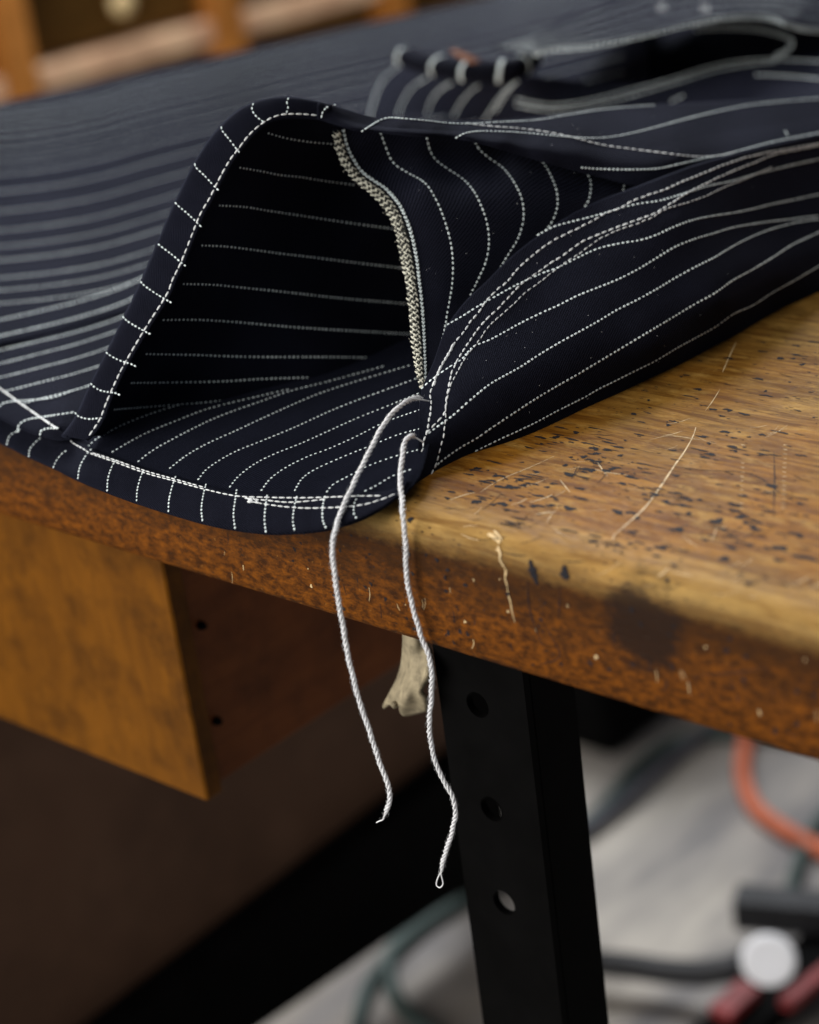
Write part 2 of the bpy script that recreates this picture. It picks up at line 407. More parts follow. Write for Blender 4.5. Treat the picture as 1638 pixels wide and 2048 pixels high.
for poly, w in [([(1226, 1080), (1229, 1070), (1250, 1052), (1290, 1015), (1320, 975), (1350, 930), (1368, 905), (1385, 875), (1392, 855)], .0008),
                ([(1445, 745), (1458, 715), (1472, 685)], .0006), ([(996, 1092), (1001, 1108), (1000, 1118), (1007, 1132)], .0011), ([(1006, 1128), (1012, 1142), (1010, 1156), (1015, 1172)], .0009), ([(1014, 1170), (1017, 1190), (1021, 1204), (1024, 1222), (1030, 1245)], .0006), ([(976, 1068), (988, 1074), (1000, 1086)], .0016), ([(988, 1062), (998, 1072), (1004, 1082)], .0012), ([(992, 1098), (998, 1102)], .0009),
                ([(960, 985), (1000, 960), (1060, 935), (1110, 912)], .0004), ([(1060, 1005), (1085, 998), (1105, 990)], .0006), ([(1070, 1030), (1090, 1026), (1112, 1024)], .0007),
                ([(1195, 925), (1205, 940), (1215, 952)], .0005), ([(1186, 938), (1220, 946), (1256, 950)], .0005), ([(1316, 1154), (1328, 1146), (1335, 1138)], .001),
                ([(1120, 960), (1140, 985)], .0004), ([(1300, 880), (1340, 872), (1400, 880)], .0004), ([(900, 1000), (930, 990), (950, 985)], .0005)]: scar(poly, w, 1)
for x0 in (1486, 1570):
    for k in range(16): 
        if rng.random() < .75: scar([(x0-k*.3-3, 890+k*9), (x0-k*.3+4, 891+k*9)], .0005, 1)
for poly, w in [([(1548, 905), (1549, 960), (1547, 1036)], .0004), ([(1330, 930), (1400, 940), (1500, 948), (1560, 985), (1600, 1010)], .0004), ([(1210, 915), (1290, 930), (1400, 952)], .0003),
                ([(1055, 1160), (1060, 1220), (1085, 1290)], .0005), ([(1060, 1120), (1068, 1150), (1075, 1170)], .0030), ([(1090, 1250), (1120, 1310), (1080, 1330)], .0004),
                ([(1400, 1350), (1470, 1345), (1540, 1335)], .0004), ([(965, 1020), (985, 1005), (1000, 990)], .0004), ([(1120, 1180), (1118, 1230)], .0004)]: scar(poly, w, 2)
for a in [(953, 1004, .0028, .0018), (1006, 1009, .0028, .0018), (1138, 1017, .0030, .0016), (1235, 1024, .0030, .0017), (1262, 1026, .0022, .0015), (1355, 1060, .0034, .0016),
          (1435, 1043, .0028, .0022), (1322, 1096, .0030, .0015), (1560, 1097, .0042, .0018), (1510, 1058, .0028, .0012), (1449, 1118, .0030, .0014), (1000, 974, .0024, .0014), (1020, 975, .0028, .0014),
          (1180, 940, .0028, .0018), (1137, 950, .0022, .0012), (1225, 938, .0020, .0012), (1350, 951, .0020, .0010), (1370, 1012, .0026, .0012), (1130, 1147, .0026, .0020), (1265, 1063, .0020, .0010),
          (1400, 1000, .0016, .0009), (1545, 973, .0024, .0018), (1480, 1034, .0022, .0018), (1600, 1008, .0020, .0010), (1335, 1160, .0012, .0008), (1590, 1068, .0026, .0012), (1610, 1116, .0050, .0014),
          (1460, 1095, .0030, .0010), (1410, 1080, .0014, .0010), (1107, 968, .0016, .0009), (1094, 975, .0016, .0008), (895, 997, .0014, .0008), (820, 1040, .0016, .0010), (942, 983, .0014, .0009)]: pit(*a)
cls = [(rng.uniform(900, 1640), rng.uniform(700, 1150)) for _ in range(26)]
for k in range(1000):
    px, py = (rng.uniform(830, 1640), rng.uniform(620, 1180)) if rng.random() < .45 else (lambda c_: (c_[0]+rng.normal(0, 38), c_[1]+rng.normal(0, 13)))(cls[rng.integers(0, 26)])
    lim = 985-(px-830)*.48 if px > 830 else 985
    if py < lim+8 or py > 1010+(px-850)*.25: continue
    s = rng.uniform(.2, 1)**2.4; el = rng.uniform(.8, 2.2); pit(px, py, (.0019*s+.0003)*el, (.0011*s+.00018)/el)
for k in range(90):
    px = rng.uniform(560, 1640); py = 1130+(px-850)*.28+rng.uniform(-30, 150)
    s = rng.uniform(.3, 1)**2; pit(px, py, .0008*s+.0002, .0009*s+.0002, 2 if rng.random() < .88 else 1)
for k in range(70):
    px = rng.uniform(880, 1640); py = rng.uniform(1000-(px-850)*.4, 1080+(px-850)*.22)
    a = rng.normal(-.3, .5); L = rng.uniform(15, 55); scar([(px, py), (px+L*.5*math.cos(a), py+L*.5*math.sin(a)+2), (px+L*math.cos(a), py+L*math.sin(a))], rng.uniform(.00015, .0004), 1 if rng.random() < .6 else 2)
for k in range(34):   # pale nicks along the front near the cloth
    px = rng.uniform(380, 1640); py = 1105+(px-500)*.235+rng.normal(0, 22)+ (30 if px > 900 else 0)
    if 600 < px: py += 10
    L = rng.uniform(6, 30); scar([(px, py), (px+2, py+L*.5), (px+rng.normal(2, 3), py+L)], rng.uniform(.00015, .0005), 1 if rng.random() < .4 else 2)
o = mb.build('tabletop', [WOOD, SCAR_L, SCAR_D]); keep(o, TB)
# drawer hung under the top
dz0 = P(415, 1605, 'y', .03)[2]; dx1 = P(415, 1605, 'y', .03)[0]
dr = MB(); box(dr, (-.60, .03, dz0), (dx1, .042, -TH-.002), 0, .0012)
o = dr.build('drawer', DRAW); o['label'] = 'pale varnished drawer front under the tabletop'; keep(o, TB); DR = o
ds = MB(); box(ds, (dx1-.016, .0425, dz0+.004), (dx1-.003, .62, -TH-.004), 0, .001)
box(ds, (-.58, .0425, dz0+.012), (dx1-.0165, .42, dz0+.02), 0)
s_ = ds.build('drawer_side', DSIDE); s_.parent = DR
def knobs(pts, x, r, name, parent, m, ln=.004):
    for px, py in pts:
        p = P(px, py, 'x', x); b_ = MB(); tube(b_, [p-[.002, 0, 0], p+[ln*.5, 0, 0], p+[ln, 0, 0]], [r, r, r*.6], 0, 14); q = b_.build(name, m); q.parent = parent
knobs([(400, 1250), (431, 1441)], dx1-.003, .0024, 'screw', DR, STEEL)
# black steel angle leg with bolt holes
lx0 = P(893, 1500, 'y', .05)[0]; lx1 = P(1062, 1500, 'y', .05)[0]
def plate(mb, x0, x1, z0, z1, y, th, holes, r=.0055):
    zs = sorted(holes)[::-1]; cells = []; z = z1
    for h in zs: cells.append((h+.012, z, None)); cells.append((h-.012, h+.012, h)); z = h-.012
    cells.append((z0, z, None)); cx = (x0+x1)/2-.001
    for a, b_, h in cells:
        for s, yy in ((1, y), (-1, y+th)):
            if h is None:
                V = [(x0, yy, a), (x1, yy, a), (x1, yy, b_), (x0, yy, b_)]; mb.add(V, [(0, 1, 2, 3)[::s]], 0, sm=False)
            else:
                k = 24; V = []; c0 = holes_x.get(h, cx)
                for i in range(k):
                    t_ = 2*math.pi*i/k; V.append((c0+r*math.cos(t_), yy, h+r*math.sin(t_)))
                def edge(t_):
                    c, sn = math.cos(t_), math.sin(t_); m_ = 1e9
                    for lim, comp in ((x1-c0, c), (x0-c0, c), (b_-h, sn), (a-h, sn)):
                        if abs(comp) > 1e-9 and lim/comp > 0: m_ = min(m_, lim/comp)
                    return (c0+c*m_, yy, h+sn*m_)
                for i in range(k): V.append(edge(2*math.pi*i/k))
                base = len(V); V += [(x1, yy, b_), (x0, yy, b_), (x0, yy, a), (x1, yy, a)]
                Fq = [(i, k+i, k+(i+1) % k, (i+1) % k)[::s] for i in range(k)]
                for ci, (qx, qz) in enumerate(((x1, b_), (x0, b_), (x0, a), (x1, a))):
                    an = math.atan2(qz-h, qx-c0) % (2*math.pi); i = int(an/(2*math.pi/k)); Fq.append((k+i, base+ci, k+(i+1) % k)[::s])
                mb.add(V, Fq, 0, sm=False)
        if h is not None:
            k = 24; V = []; c0 = holes_x.get(h, cx)
            for yy in (y, y+th):
                for i in range(k): t_ = 2*math.pi*i/k; V.append((c0+r*math.cos(t_), yy, h+r*math.sin(t_)))
            mb.add(V, [(i, (i+1) % k, k+(i+1) % k, k+i) for i in range(k)], 0)
    V = [(x, yy, z) for x in (x0, x1) for yy in (y, y+th) for z in (z0, z1)]
    mb.add(V, [(0, 1, 3, 2), (4, 6, 7, 5), (0, 2, 6, 4), (1, 5, 7, 3)], 0, sm=False)
hp = [P(*q, 'y', .05) for q in ((955, 1410), (983, 1618), (1008, 1806))]
holes_x = {float(p[2]): float(p[0]) for p in hp}
lg = MB(); plate(lg, lx0, lx1, -.85, -TH-.002, .05, .004, [float(p[2]) for p in hp], .0065)
box(lg, (lx1-.004, .0543, -.85), (lx1, .085, -TH-.002), 0, .0008)
o = lg.build('leg', STEEL); o['label'] = 'black steel angle leg with bolt holes'; keep(o, TB)
# other corner legs and the end rail + board under the bench
lg = MB(); box(lg, (-.70, .69, -.85), (-.65, .74, -TH-.002), 0, .001); keep(lg.build('leg', STEEL), TB)
lg = MB(); box(lg, (.53, .69, -.85), (.58, .74, -TH-.002), 0, .001); keep(lg.build('leg', STEEL), TB)
lg = MB(); box(lg, (.53, .05, -.85), (.58, .10, -TH-.002), 0, .001); keep(lg.build('leg', STEEL), TB)
XR = -.62
zt = P(560, 1790, 'x', XR)[2]; zb = P(700, 1920, 'x', XR)[2]
print('rail', zt, zb, P(560, 1790, 'x', XR), P(900, 1560, 'x', XR), P(230, 2048, 'x', XR), P(480, 2048, 'x', XR), P(930, 1780, 'x', XR))
def yz_quad(q, x0, x1, m, name, parent):
    b_ = MB(); pts = [P(*a, 'x', x1) for a in q]; V = [(x0, p[1], p[2]) for p in pts]+[(x1, p[1], p[2]) for p in pts]; n = len(q)
    b_.add(V, [tuple(range(n)), tuple(range(2*n-1, n-1, -1))]+[(i, (i+1) % n, n+(i+1) % n, n+i) for i in range(n)], 0, sm=False); o = b_.build(name, m); keep(o, parent); return o
yz_quad([(40, 2210), (440, 2110), (955, 1760), (955, 1505)], XR-.03, XR, STEEL, 'brace', TB)
b_ = MB(); box(b_, (XR-.05, -.16, -.695), (XR-.032, P(950, 1600, 'x', XR-.04)[1], dz0-.003), 0, .001); sb_ = b_.build('side_board', BOARD); keep(sb_, TB)
sb_['label'] = 'plain brown board below the drawer'

# ------------------------------------------------------------------ the pinstripe trousers
TR = empty('pinstripe_trousers', tuple(P(700, 800, 'z', 0)), 'dark navy pinstripe trousers with raised open leg hem, white topstitching and hanging threads', 'trousers')
def part(mbx, name, mats, label=None, parent=TR):
    o = mbx.build(name, mats); keep(o, TR)
    if parent is not TR: 
        o.parent = parent; o.matrix_parent_inverse = Matrix.Identity(4)
    if label: o['label'] = label
    return o
TH_C = .0009
# ---- A: lower layer of the leg opening, lying on the table and sagging over its edge
fA = Field([(x, y, 'z', z) for x, y, z in [
    (-60, 780, .004), (-60, 850, .000), (-60, 880, -.003), (0, 860, .000), (0, 886, -.004), (110, 938, -.005), (165, 897, .001), (214, 985, -.006), (231, 924, .001), (341, 1028, -.007), (352, 963, .0005), (473, 1060, -.007),
    (473, 993, .000), (593, 1066, -.006), (593, 998, .001), (654, 1059, -.004), (714, 1042, -.001), (709, 993, .004), (758, 1018, .002), (769, 991, .005), (791, 998, .004),
    (300, 860, .004), (450, 800, .004), (600, 760, .004), (800, 700, .006), (900, 660, .008), (480, 930, .003), (620, 900, .0035), (700, 850, .004), (780, 800, .007), (840, 790, .014), (848, 830, .014), (842, 880, .012), (828, 930, .009), (805, 970, .006)]])
lowA = [(-60, 860), (0, 886), (55, 913), (110, 938), (154, 960), (214, 985), (275, 1007), (341, 1028), (407, 1047), (473, 1060), (533, 1067), (593, 1066), (654, 1059), (714, 1042), (758, 1020), (791, 997), (806, 980)]
rawA = [(-60, 800), (0, 822), (60, 842), (120, 862), (165, 885), (184, 896), (231, 914), (291, 936), (352, 953), (412, 970), (473, 984), (533, 986), (593, 989), (648, 988), (709, 985), (769, 982), (800, 972), (822, 955)]
topA = [(-60, 760), (60, 745), (180, 730), (400, 715), (600, 690), (760, 660), (860, 640), (900, 640)]
rightA = [(822, 958), (842, 900), (852, 850), (856, 790), (900, 640)]
def coons_rows(bot, top, n=6):
    b_ = smooth(bot, n=60); t_ = smooth(top, n=60); return [b_*(1-k)+t_*k for k in np.linspace(0, 1, n)]
mA = MB()
def exA(q):
    lim = np.interp(q[:, 0], [0, 110, 214, 352, 473, 600, 714, 790], [822, 850, 905, 950, 980, 985, 980, 970]); w = np.clip((q[:, 1]-lim+25)/30, 0, 1); k = q[:, 0]
    return w*(.00018*np.sin(k/7)+.0002*np.sin(k/15+2)+.0003*np.sin(k/36))+.0004*np.sin(k/60+q[:, 1]/45)
fA.extra = exA
midA = [(-60, 775), (60, 790), (180, 800), (330, 810), (520, 800), (680, 800), (790, 830), (862, 865)]
midA2 = [(-60, 765), (60, 765), (180, 765), (380, 760), (560, 745), (740, 735), (830, 745), (880, 745)]
sheet(mA, panel_grid([lowA[:-1]+[(812, 985)], rawA[:-1]+[(842, 945)], midA, midA2, topA], fA, 150, 90, off=.0009), TH_C)
A_str = [
    [(405, 555), (520, 490), (640, 440), (760, 395), (900, 360), (1050, 325)],
    [(500, 590), (560, 545), (650, 495), (760, 440), (860, 400), (960, 365), (1060, 330), (1200, 295), (1400, 240)],
    [(615, 615), (680, 565), (760, 520), (860, 475), (1000, 410), (1150, 345), (1300, 295), (1500, 235)],
    [(720, 655), (760, 610), (850, 555), (960, 510), (1080, 460), (1200, 405), (1300, 365), (1450, 310), (1530, 280)],
    [(835, 682), (870, 640), (930, 595), (1000, 560), (1100, 520), (1200, 475), (1300, 430), (1400, 390), (1535, 335)],
    [(950, 695), (985, 650), (1040, 610), (1120, 570), (1200, 540), (1300, 495), (1400, 445), (1540, 395)],
    [(1072, 695), (1100, 650), (1150, 615), (1250, 570), (1350, 530), (1450, 490), (1540, 465)],
    [(1188, 700), (1215, 670), (1280, 635), (1350, 600), (1450, 565), (1540, 540)],
    [(1325, 697), (1370, 675), (1430, 640), (1500, 615)],
    [(310, 545), (360, 500), (480, 440), (640, 385), (800, 350)]]
for s in A_str: dashes(mA, [(x/1.82, 600+y/1.82) for x, y in s], fA, .00125, .00115, .0010, .00022, off=.0008)
part(mA, 'lower_leg_panel', [DIN, DOT])
# hem band folded over on the lower layer
hA = MB()
gA = panel_grid([lowA, [(x, y) for x, y in np.array(smooth(lowA, n=18))*.5+np.array(smooth(rawA[:-1]+[(815, 962)], n=18))*.5], rawA[:-1]+[(815, 962)]], fA, 200, 16,
                bulge=lambda v: .0017*math.sqrt(max(0, 1-(1-min(v/.22, 1))**2)) if v < .9 else .0017*math.sqrt(max(0, 1-((v-.9)/.1)**2))*.7+.0005)
sheet(hA, gA, .002)
fAh = fA; HO = -.0018
hs = [[(193, 612), (205, 585), (225, 560), (242, 548)], [(283, 652), (290, 610), (310, 570), (335, 540)], [(390, 697), (393, 650), (408, 605), (425, 580)], [(497, 733), (500, 690), (512, 645), (527, 612)],
      [(613, 772), (615, 730), (625, 685), (640, 640)], [(737, 805), (733, 760), (740, 710), (750, 670)], [(856, 833), (850, 780), (856, 730), (862, 688)], [(968, 846), (963, 800), (967, 750), (973, 708)],
      [(1072, 838), (1066, 800), (1072, 750), (1082, 708)], [(1187, 830), (1175, 800), (1175, 750), (1184, 708)], [(1298, 795), (1288, 775), (1290, 740), (1305, 708)],
      [(105, 572), (108, 545), (125, 522), (150, 500)], [(24, 528), (35, 495), (60, 478), (80, 465)]]
for s in hs: dashes(hA, [(x/1.82, 600+y/1.82) for x, y in s], fA, .0014, .0007, .00085, .0002, off=HO)
hemA = part(hA, 'lower_hem_band', [DEN, DOT])
st = MB()
def Z4(l): return [(x/1.82, 600+y/1.82) for x, y in l]
dashes(st, Z4([(225, 470), (260, 515), (300, 540), (335, 560), (420, 590), (530, 630), (640, 660), (750, 690), (860, 713), (970, 718), (1080, 720), (1180, 718), (1290, 714), (1400, 712)]), fA, .0031, .0004, .00068, .0003, off=HO, m=0, jit=.05)
dashes(st, Z4([(335, 556), (420, 583), (530, 622), (640, 653), (740, 681)]), fA, .0031, .0004, .00055, .0003, off=HO-.0001, m=0, jit=.05)
dashes(st, Z4([(910, 733), (1000, 748), (1100, 757), (1220, 755), (1320, 745), (1390, 725), (1440, 705)]), fA, .0031, .0004, .00065, .0003, off=HO, m=0, jit=.05)
dashes(st, Z4([(920, 724), (980, 730), (1050, 736), (1130, 731), (1200, 722)]), fA, .0031, .0004, .00065, .0003, off=HO-.0001, m=0, jit=.05)
for k in range(16):   # back-tack knot
    c = np.array([[502+rng.normal(0, 6.5), 1001+rng.normal(0, 2.8)]]); w = fA.lift(c, HO-.0003-rng.uniform(0, .0004)); n_ = fA.normal(c)[0]; a_ = rng.uniform(-.5, .5)
    e1 = np.cross(n_, [0, 0, 1.]); dome(st, w[0], e1*math.cos(a_)+np.array([0, 0, 1.])*math.sin(a_), n_, .0022*rng.uniform(.6, 1.2), .0006, .0005, 0)
part(st, 'hem_stitching', STI, parent=hemA)

# ---- B: inside of the raised upper layer
stC = [(160, 885), (178, 872), (200, 838), (215, 800), (240, 745), (265, 700), (295, 650), (333, 590), (345, 560), (362, 525), (380, 480), (400, 430), (420, 395), (440, 355), (460, 320), (475, 300), (500, 268), (530, 243), (560, 230), (600, 228), (640, 231)]
siC = [(122, 872), (150, 833), (175, 778), (210, 708), (245, 636), (275, 575), (310, 493), (345, 412), (385, 330), (420, 275), (455, 236), (490, 211), (530, 197), (575, 193), (620, 199), (665, 209)]
tC = [(122, 872, .937), (170, 780, .935), (245, 636, .932), (310, 493, .930), (385, 330, .928), (455, 236, .928), (530, 197, .930), (600, 195, .932), (665, 209, .934),
      (178, 872, .930), (240, 745, .927), (345, 560, .924), (420, 395, .923), (475, 300, .924), (530, 243, .926), (600, 228, .932), (640, 231, .936)]
fC = Field(tC)
fB = Field([(150, 872, .936), (200, 838, .933), (265, 700, .930), (345, 560, .927), (420, 395, .926), (475, 300, .928), (530, 243, .931), (600, 228, .937), (640, 231, .942), (700, 240, .950),
            (420, 820, .975), (330, 870, .992), (250, 858, .968), (480, 880, 1.0), (260, 800, .950), (450, 700, .965), (540, 560, .965), (560, 430, .962), (600, 330, .958), (700, 600, .995), (760, 450, .990), (700, 330, .975), (850, 680, 1.02), (640, 760, .99), (860, 500, 1.01), (950, 400, 1.02), (950, 800, 1.03)])
mB = MB()
edgeB = [(140, 878)]+stC[1:-1]+[(640, 225), (700, 232)]
b0 = smooth([(x-6, y-4) for x, y in edgeB], n=40)[::-1]
b1 = np.c_[np.linspace(960, 700, 14), np.zeros(14)]
rowsB = [list(map(tuple, b0)), list(map(tuple, smooth([(780, 250), (700, 330), (640, 500), (560, 660), (440, 800), (330, 870)], n=30))), [(900, 260), (930, 400), (900, 600), (820, 760), (600, 860), (480, 880)]]
sheet(mB, panel_grid(rowsB, fB, 130, 70), TH_C)
B_str = [[(535, 266), (575, 277), (620, 284), (655, 287), (690, 290)], [(478, 335), (520, 342), (560, 350), (600, 354), (650, 362), (710, 370)],
         [(437, 411), (490, 414), (540, 422), (620, 434), (700, 446), (790, 458)], [(402, 491), (450, 493), (500, 499), (560, 507), (620, 514), (700, 524), (810, 537)],
         [(365, 568), (430, 570), (500, 577), (570, 584), (640, 592), (700, 598), (830, 609)], [(325, 640), (400, 640), (480, 645), (560, 652), (640, 658), (730, 663), (835, 669)],
         [(291, 708), (385, 710), (467, 713), (549, 714), (659, 714), (800, 716)], [(261, 766), (330, 765), (440, 763), (522, 758), (620, 755)], [(228, 819), (291, 814), (357, 809), (418, 804), (480, 798)]]
for s in B_str: dashes(mB, s, fB, .00115, .00108, .0010, .0003, off=0)
part(mB, 'raised_leg_panel', [DIN, DOT])
# ---- C: folded hem band of the raised layer, from the left foot over the peak
mC = MB()
def exC(q): k = (-q[:, 1]*.9+q[:, 0]*.45); return .00022*np.sin(k/7.5)+.0002*np.sin(k/17+1)+.00035*np.sin(k/41)
fC.extra = exC
loC = [(178, 880), (192, 868), (212, 838)]+[(x+9, y+4) for x, y in stC[3:-3]]+[(562, 240), (602, 238), (645, 241)]
a_ = np.array(smooth(siC, n=40)); b_ = np.array(smooth(loC, n=40))
def fold(v, h=.0024): return h*math.sqrt(max(0, 1-(1-min(v/.35, 1))**2)) if v < .93 else h*.45+h*.55*math.sqrt(max(0, 1-((v-.93)/.07)**2))
sheet(mC, panel_grid([a_, a_*.66+b_*.34, a_*.33+b_*.67, b_], fC, 170, 18, bulge=fold), .0025)
C_str = [[(578, 194), (574, 204), (576, 216), (572, 228)], [(507, 205), (504, 218), (512, 232), (530, 246)], [(442, 252), (445, 262), (458, 278), (474, 299), (482, 308)], [(389, 326), (393, 336), (410, 352), (430, 374), (438, 381)],
         [(349, 404), (358, 413), (376, 428), (396, 447), (405, 456)], [(315, 487), (325, 495), (345, 510), (366, 528), (375, 534)], [(280, 562), (290, 572), (310, 586), (333, 600), (342, 605)],
         [(244, 632), (256, 643), (276, 655), (296, 666), (306, 669)], [(211, 704), (222, 712), (240, 721), (262, 728), (272, 733)], [(180, 766), (190, 775), (205, 782), (230, 786), (240, 790)], [(149, 824), (158, 833), (178, 838), (200, 836), (206, 838)]]
for s in C_str: dashes(mC, s, fC, .0014, .0007, .00080, .0002, off=-.0024)
hemC = part(mC, 'raised_hem_band', [DEN, DOT])
st = MB(); dashes(st, stC[1:], fC, .0030, .0006, .00085, .00035, off=-.0025, m=0, jit=.05); part(st, 'hem_stitching', STI, parent=hemC)

# ---- roll + E: the rolled edge running right and the outer panel above it
silE = [(640, 203), (700, 221), (750, 235), (830, 239), (950, 240), (1050, 236), (1150, 223), (1250, 213), (1350, 207), (1450, 201), (1560, 196), (1660, 192), (1720, 190)]
lowE = [(632, 238), (670, 250), (715, 263), (760, 266), (800, 271), (870, 276), (915, 279), (960, 288), (1010, 302), (1060, 317), (1130, 337), (1200, 355), (1285, 374), (1310, 362), (1350, 345), (1400, 328), (1500, 302), (1640, 270), (1720, 258)]
fE = Field([(640, 203, .934), (640, 240, .935), (700, 221, .942), (720, 262, .934), (760, 234, .953), (800, 271, .937), (800, 250, .938), (870, 276, .942), (870, 255, .944), (880, 239, .962), (930, 265, .948), (915, 279, .950), (950, 240, .975), (1010, 302, .953), (1010, 275, .955), (1050, 236, .995),
            (1060, 317, .957), (1080, 285, .962), (1130, 337, .962), (1150, 300, .967), (1150, 223, 1.02), (1150, 255, .990), (1200, 355, .968), (1250, 213, 1.05), (1250, 270, 1.0), (1250, 320, .975), (1285, 374, .972), (1285, 345, .974), (1350, 207, 1.07), (1350, 260, 1.02), (1350, 320, .985), (1350, 345, .982),
            (1400, 328, .996), (1450, 201, 1.09), (1450, 260, 1.045), (1500, 302, 1.02), (1560, 196, 1.11), (1560, 245, 1.07), (1640, 270, 1.07), (1660, 192, 1.14), (1720, 190, 1.16), (1720, 258, 1.09)])
mE = MB()
REX = []
# roll profile: stays thick at lower edge
def rollb(v): return .0 if v < .6 else .0025*math.sin((v-.6)/.4*math.pi)*1.0
A0 = np.array(smooth(silE, n=60)); A1 = np.array(smooth(lowE, n=60))
# align columns by x
def by_x(poly, xs_): p = smooth(poly, step=2); return np.c_[xs_, np.interp(xs_, p[:, 0], p[:, 1])]
xe = np.linspace(636, 1715, 220)
r0 = by_x(silE, xe); r1 = by_x(lowE, xe)
def exE(q):
    v = (q[:, 1]-np.interp(q[:, 0], xe, r0[:, 1]))/np.maximum(np.interp(q[:, 0], xe, r1[:, 1])-np.interp(q[:, 0], xe, r0[:, 1]), 1)
    v = np.clip(v, 0, 1); w = np.clip((725-q[:, 0])/50, 0, 1); fo = np.array([fold(x) for x in v]); return -.0024*np.sin(np.clip((v-.55)/.45, 0, 1)*math.pi)*(1-w)-fo*w
fE.extra = exE
sheet(mE, panel_grid([r0, r0*.75+r1*.25, r0*.5+r1*.5, r0*.25+r1*.75, r1], fE, 220, 44), .0011)
OE = -.0006
E_str = [[(672, 209), (655, 214), (646, 224), (643, 234)], [(722, 264), (737, 254), (755, 243), (768, 237), (784, 235), (810, 237), (853, 241), (900, 246), (942, 247), (993, 244), (1069, 240), (1145, 228), (1202, 219), (1265, 213), (1310, 210)],
         [(910, 277), (922, 270), (936, 265), (968, 262), (1044, 265), (1120, 272), (1183, 276), (1234, 272), (1297, 258), (1360, 241), (1424, 225), (1487, 212), (1550, 204), (1638, 197), (1710, 192)],
         [(1161, 335), (1202, 338), (1265, 339), (1316, 337), (1360, 328), (1411, 316), (1449, 309), (1487, 299), (1550, 283), (1638, 266), (1700, 256)]]
for s in E_str: dashes(mE, s, fE, .0015, .0005, .0009, .00025, off=OE-.0006)
dashes(mE, [(1323, 354), (1328, 360)], fE, .0012, .0005, .001, .0003, off=-.002); dashes(mE, [(1570, 262), (1575, 270)], fE, .0014, .0005, .0009, .0003, off=-.002)
eP = part(mE, 'outer_leg_panel', [DEN, DOT])
st = MB(); dashes(st, [(930, 246), (960, 250), (993, 253), (1069, 260), (1139, 273), (1202, 289), (1265, 298), (1329, 306), (1392, 313), (1443, 311), (1470, 304)], fE, .0031, .0006, .0008, .00035, off=-.0010, m=0, jit=.05)
part(st, 'hem_stitching', STI, parent=eP)

# ---- D: inner wall of the front panel, edged by the overlocked inseam
fD = Field([(665, 240, .950), (676, 308, .951), (702, 351, .951), (740, 384, .949), (782, 437, .945), (803, 513, .938), (812, 570, .931), (828, 700, .914), (842, 772, .903),
            (760, 265, .958), (781, 317, .962), (815, 345, .960), (850, 368, .950), (888, 437, .944), (906, 526, .938), (902, 590, .932), (895, 650, .926), (870, 720, .912), (855, 775, .9035),
            (853, 279, .965), (869, 317, .968), (915, 350, .964), (948, 383, .955), (975, 450, .949), (975, 530, .944), (945, 590, .938),
            (952, 288, .972), (1000, 330, .972), (1028, 364, .962), (1047, 437, .956), (1030, 500, .951), (1085, 320, .976), (1113, 380, .966), (1110, 440, .962), (1085, 470, .959), (1173, 345, .978), (1180, 390, .972), (1160, 425, .968), (1250, 362, .982), (1245, 395, .976), (1300, 372, .985), (1300, 400, .985)])
mD = MB()
leftD = [(668, 240), (668, 267), (677, 308), (702, 351), (740, 384), (762, 407), (782, 437), (793, 467), (803, 513), (810, 548), (818, 600), (822, 650), (828, 700), (833, 740), (842, 776)]
topD = [(668, 240), (760, 255), (900, 268), (1060, 305), (1200, 345), (1310, 370)]
rowsD = [leftD, [(760, 245), (790, 320), (850, 400), (872, 470), (880, 560), (878, 640), (868, 720), (853, 780)], [(880, 258), (900, 340), (955, 420), (970, 500), (958, 570), (925, 640), (890, 710), (862, 785)],
         [(1020, 285), (1060, 350), (1085, 420), (1070, 480), (1030, 540), (975, 600), (925, 680), (885, 770)], [(1170, 325), (1200, 370), (1195, 420), (1150, 465), (1090, 510), (1030, 570), (965, 650), (910, 750)], [(1320, 360), (1330, 380), (1310, 410), (1250, 440), (1150, 500), (1070, 580), (1000, 660), (930, 750)]]
sheet(mD, panel_grid(rowsD, fD, 140, 110), TH_C)
D_str = [[(760, 262), (770, 290), (781, 317), (795, 333), (815, 345), (850, 366), (872, 399), (888, 437), (901, 482), (906, 526), (904, 573), (895, 624), (891, 650), (884, 680)],
         [(853, 272), (860, 300), (872, 320), (898, 339), (926, 358), (948, 383), (964, 415), (975, 450), (978, 488), (971, 526), (955, 562), (938, 595)],
         [(950, 283), (960, 300), (980, 317), (1006, 336), (1028, 364), (1044, 399), (1047, 437), (1037, 475), (1015, 512), (995, 545)],
         [(1080, 315), (1090, 330), (1101, 349), (1113, 380), (1115, 412), (1104, 444), (1085, 468), (1065, 490)], [(1168, 332), (1175, 347), (1182, 368), (1178, 399), (1164, 423)], [(1247, 352), (1249, 365), (1246, 385)]]
for s in D_str: dashes(mD, s, fD, .0017, .0008, .00092, .00018)
dP = part(mD, 'inner_leg_panel', [DEN, DOT])
sv = MB()
Lv = np.array(smooth(leftD[1:], n=60)); Rv = np.array(smooth([(688, 257), (695, 290), (709, 319), (726, 343), (750, 361), (774, 377), (798, 404), (813, 433), (825, 467), (835, 513), (840, 556), (845, 600), (849, 650), (851, 700), (852, 740), (851, 772)], n=60))
tape = panel_grid([Lv-[2, 0], Lv*.65+Rv*.35+[0, 0], Lv*.3+Rv*.7], fD, 140, 8, bulge=lambda v: .0007+.0012*math.sin(v*math.pi))
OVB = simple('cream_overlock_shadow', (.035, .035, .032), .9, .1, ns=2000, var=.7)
sheet(sv, tape, .0012, 1)
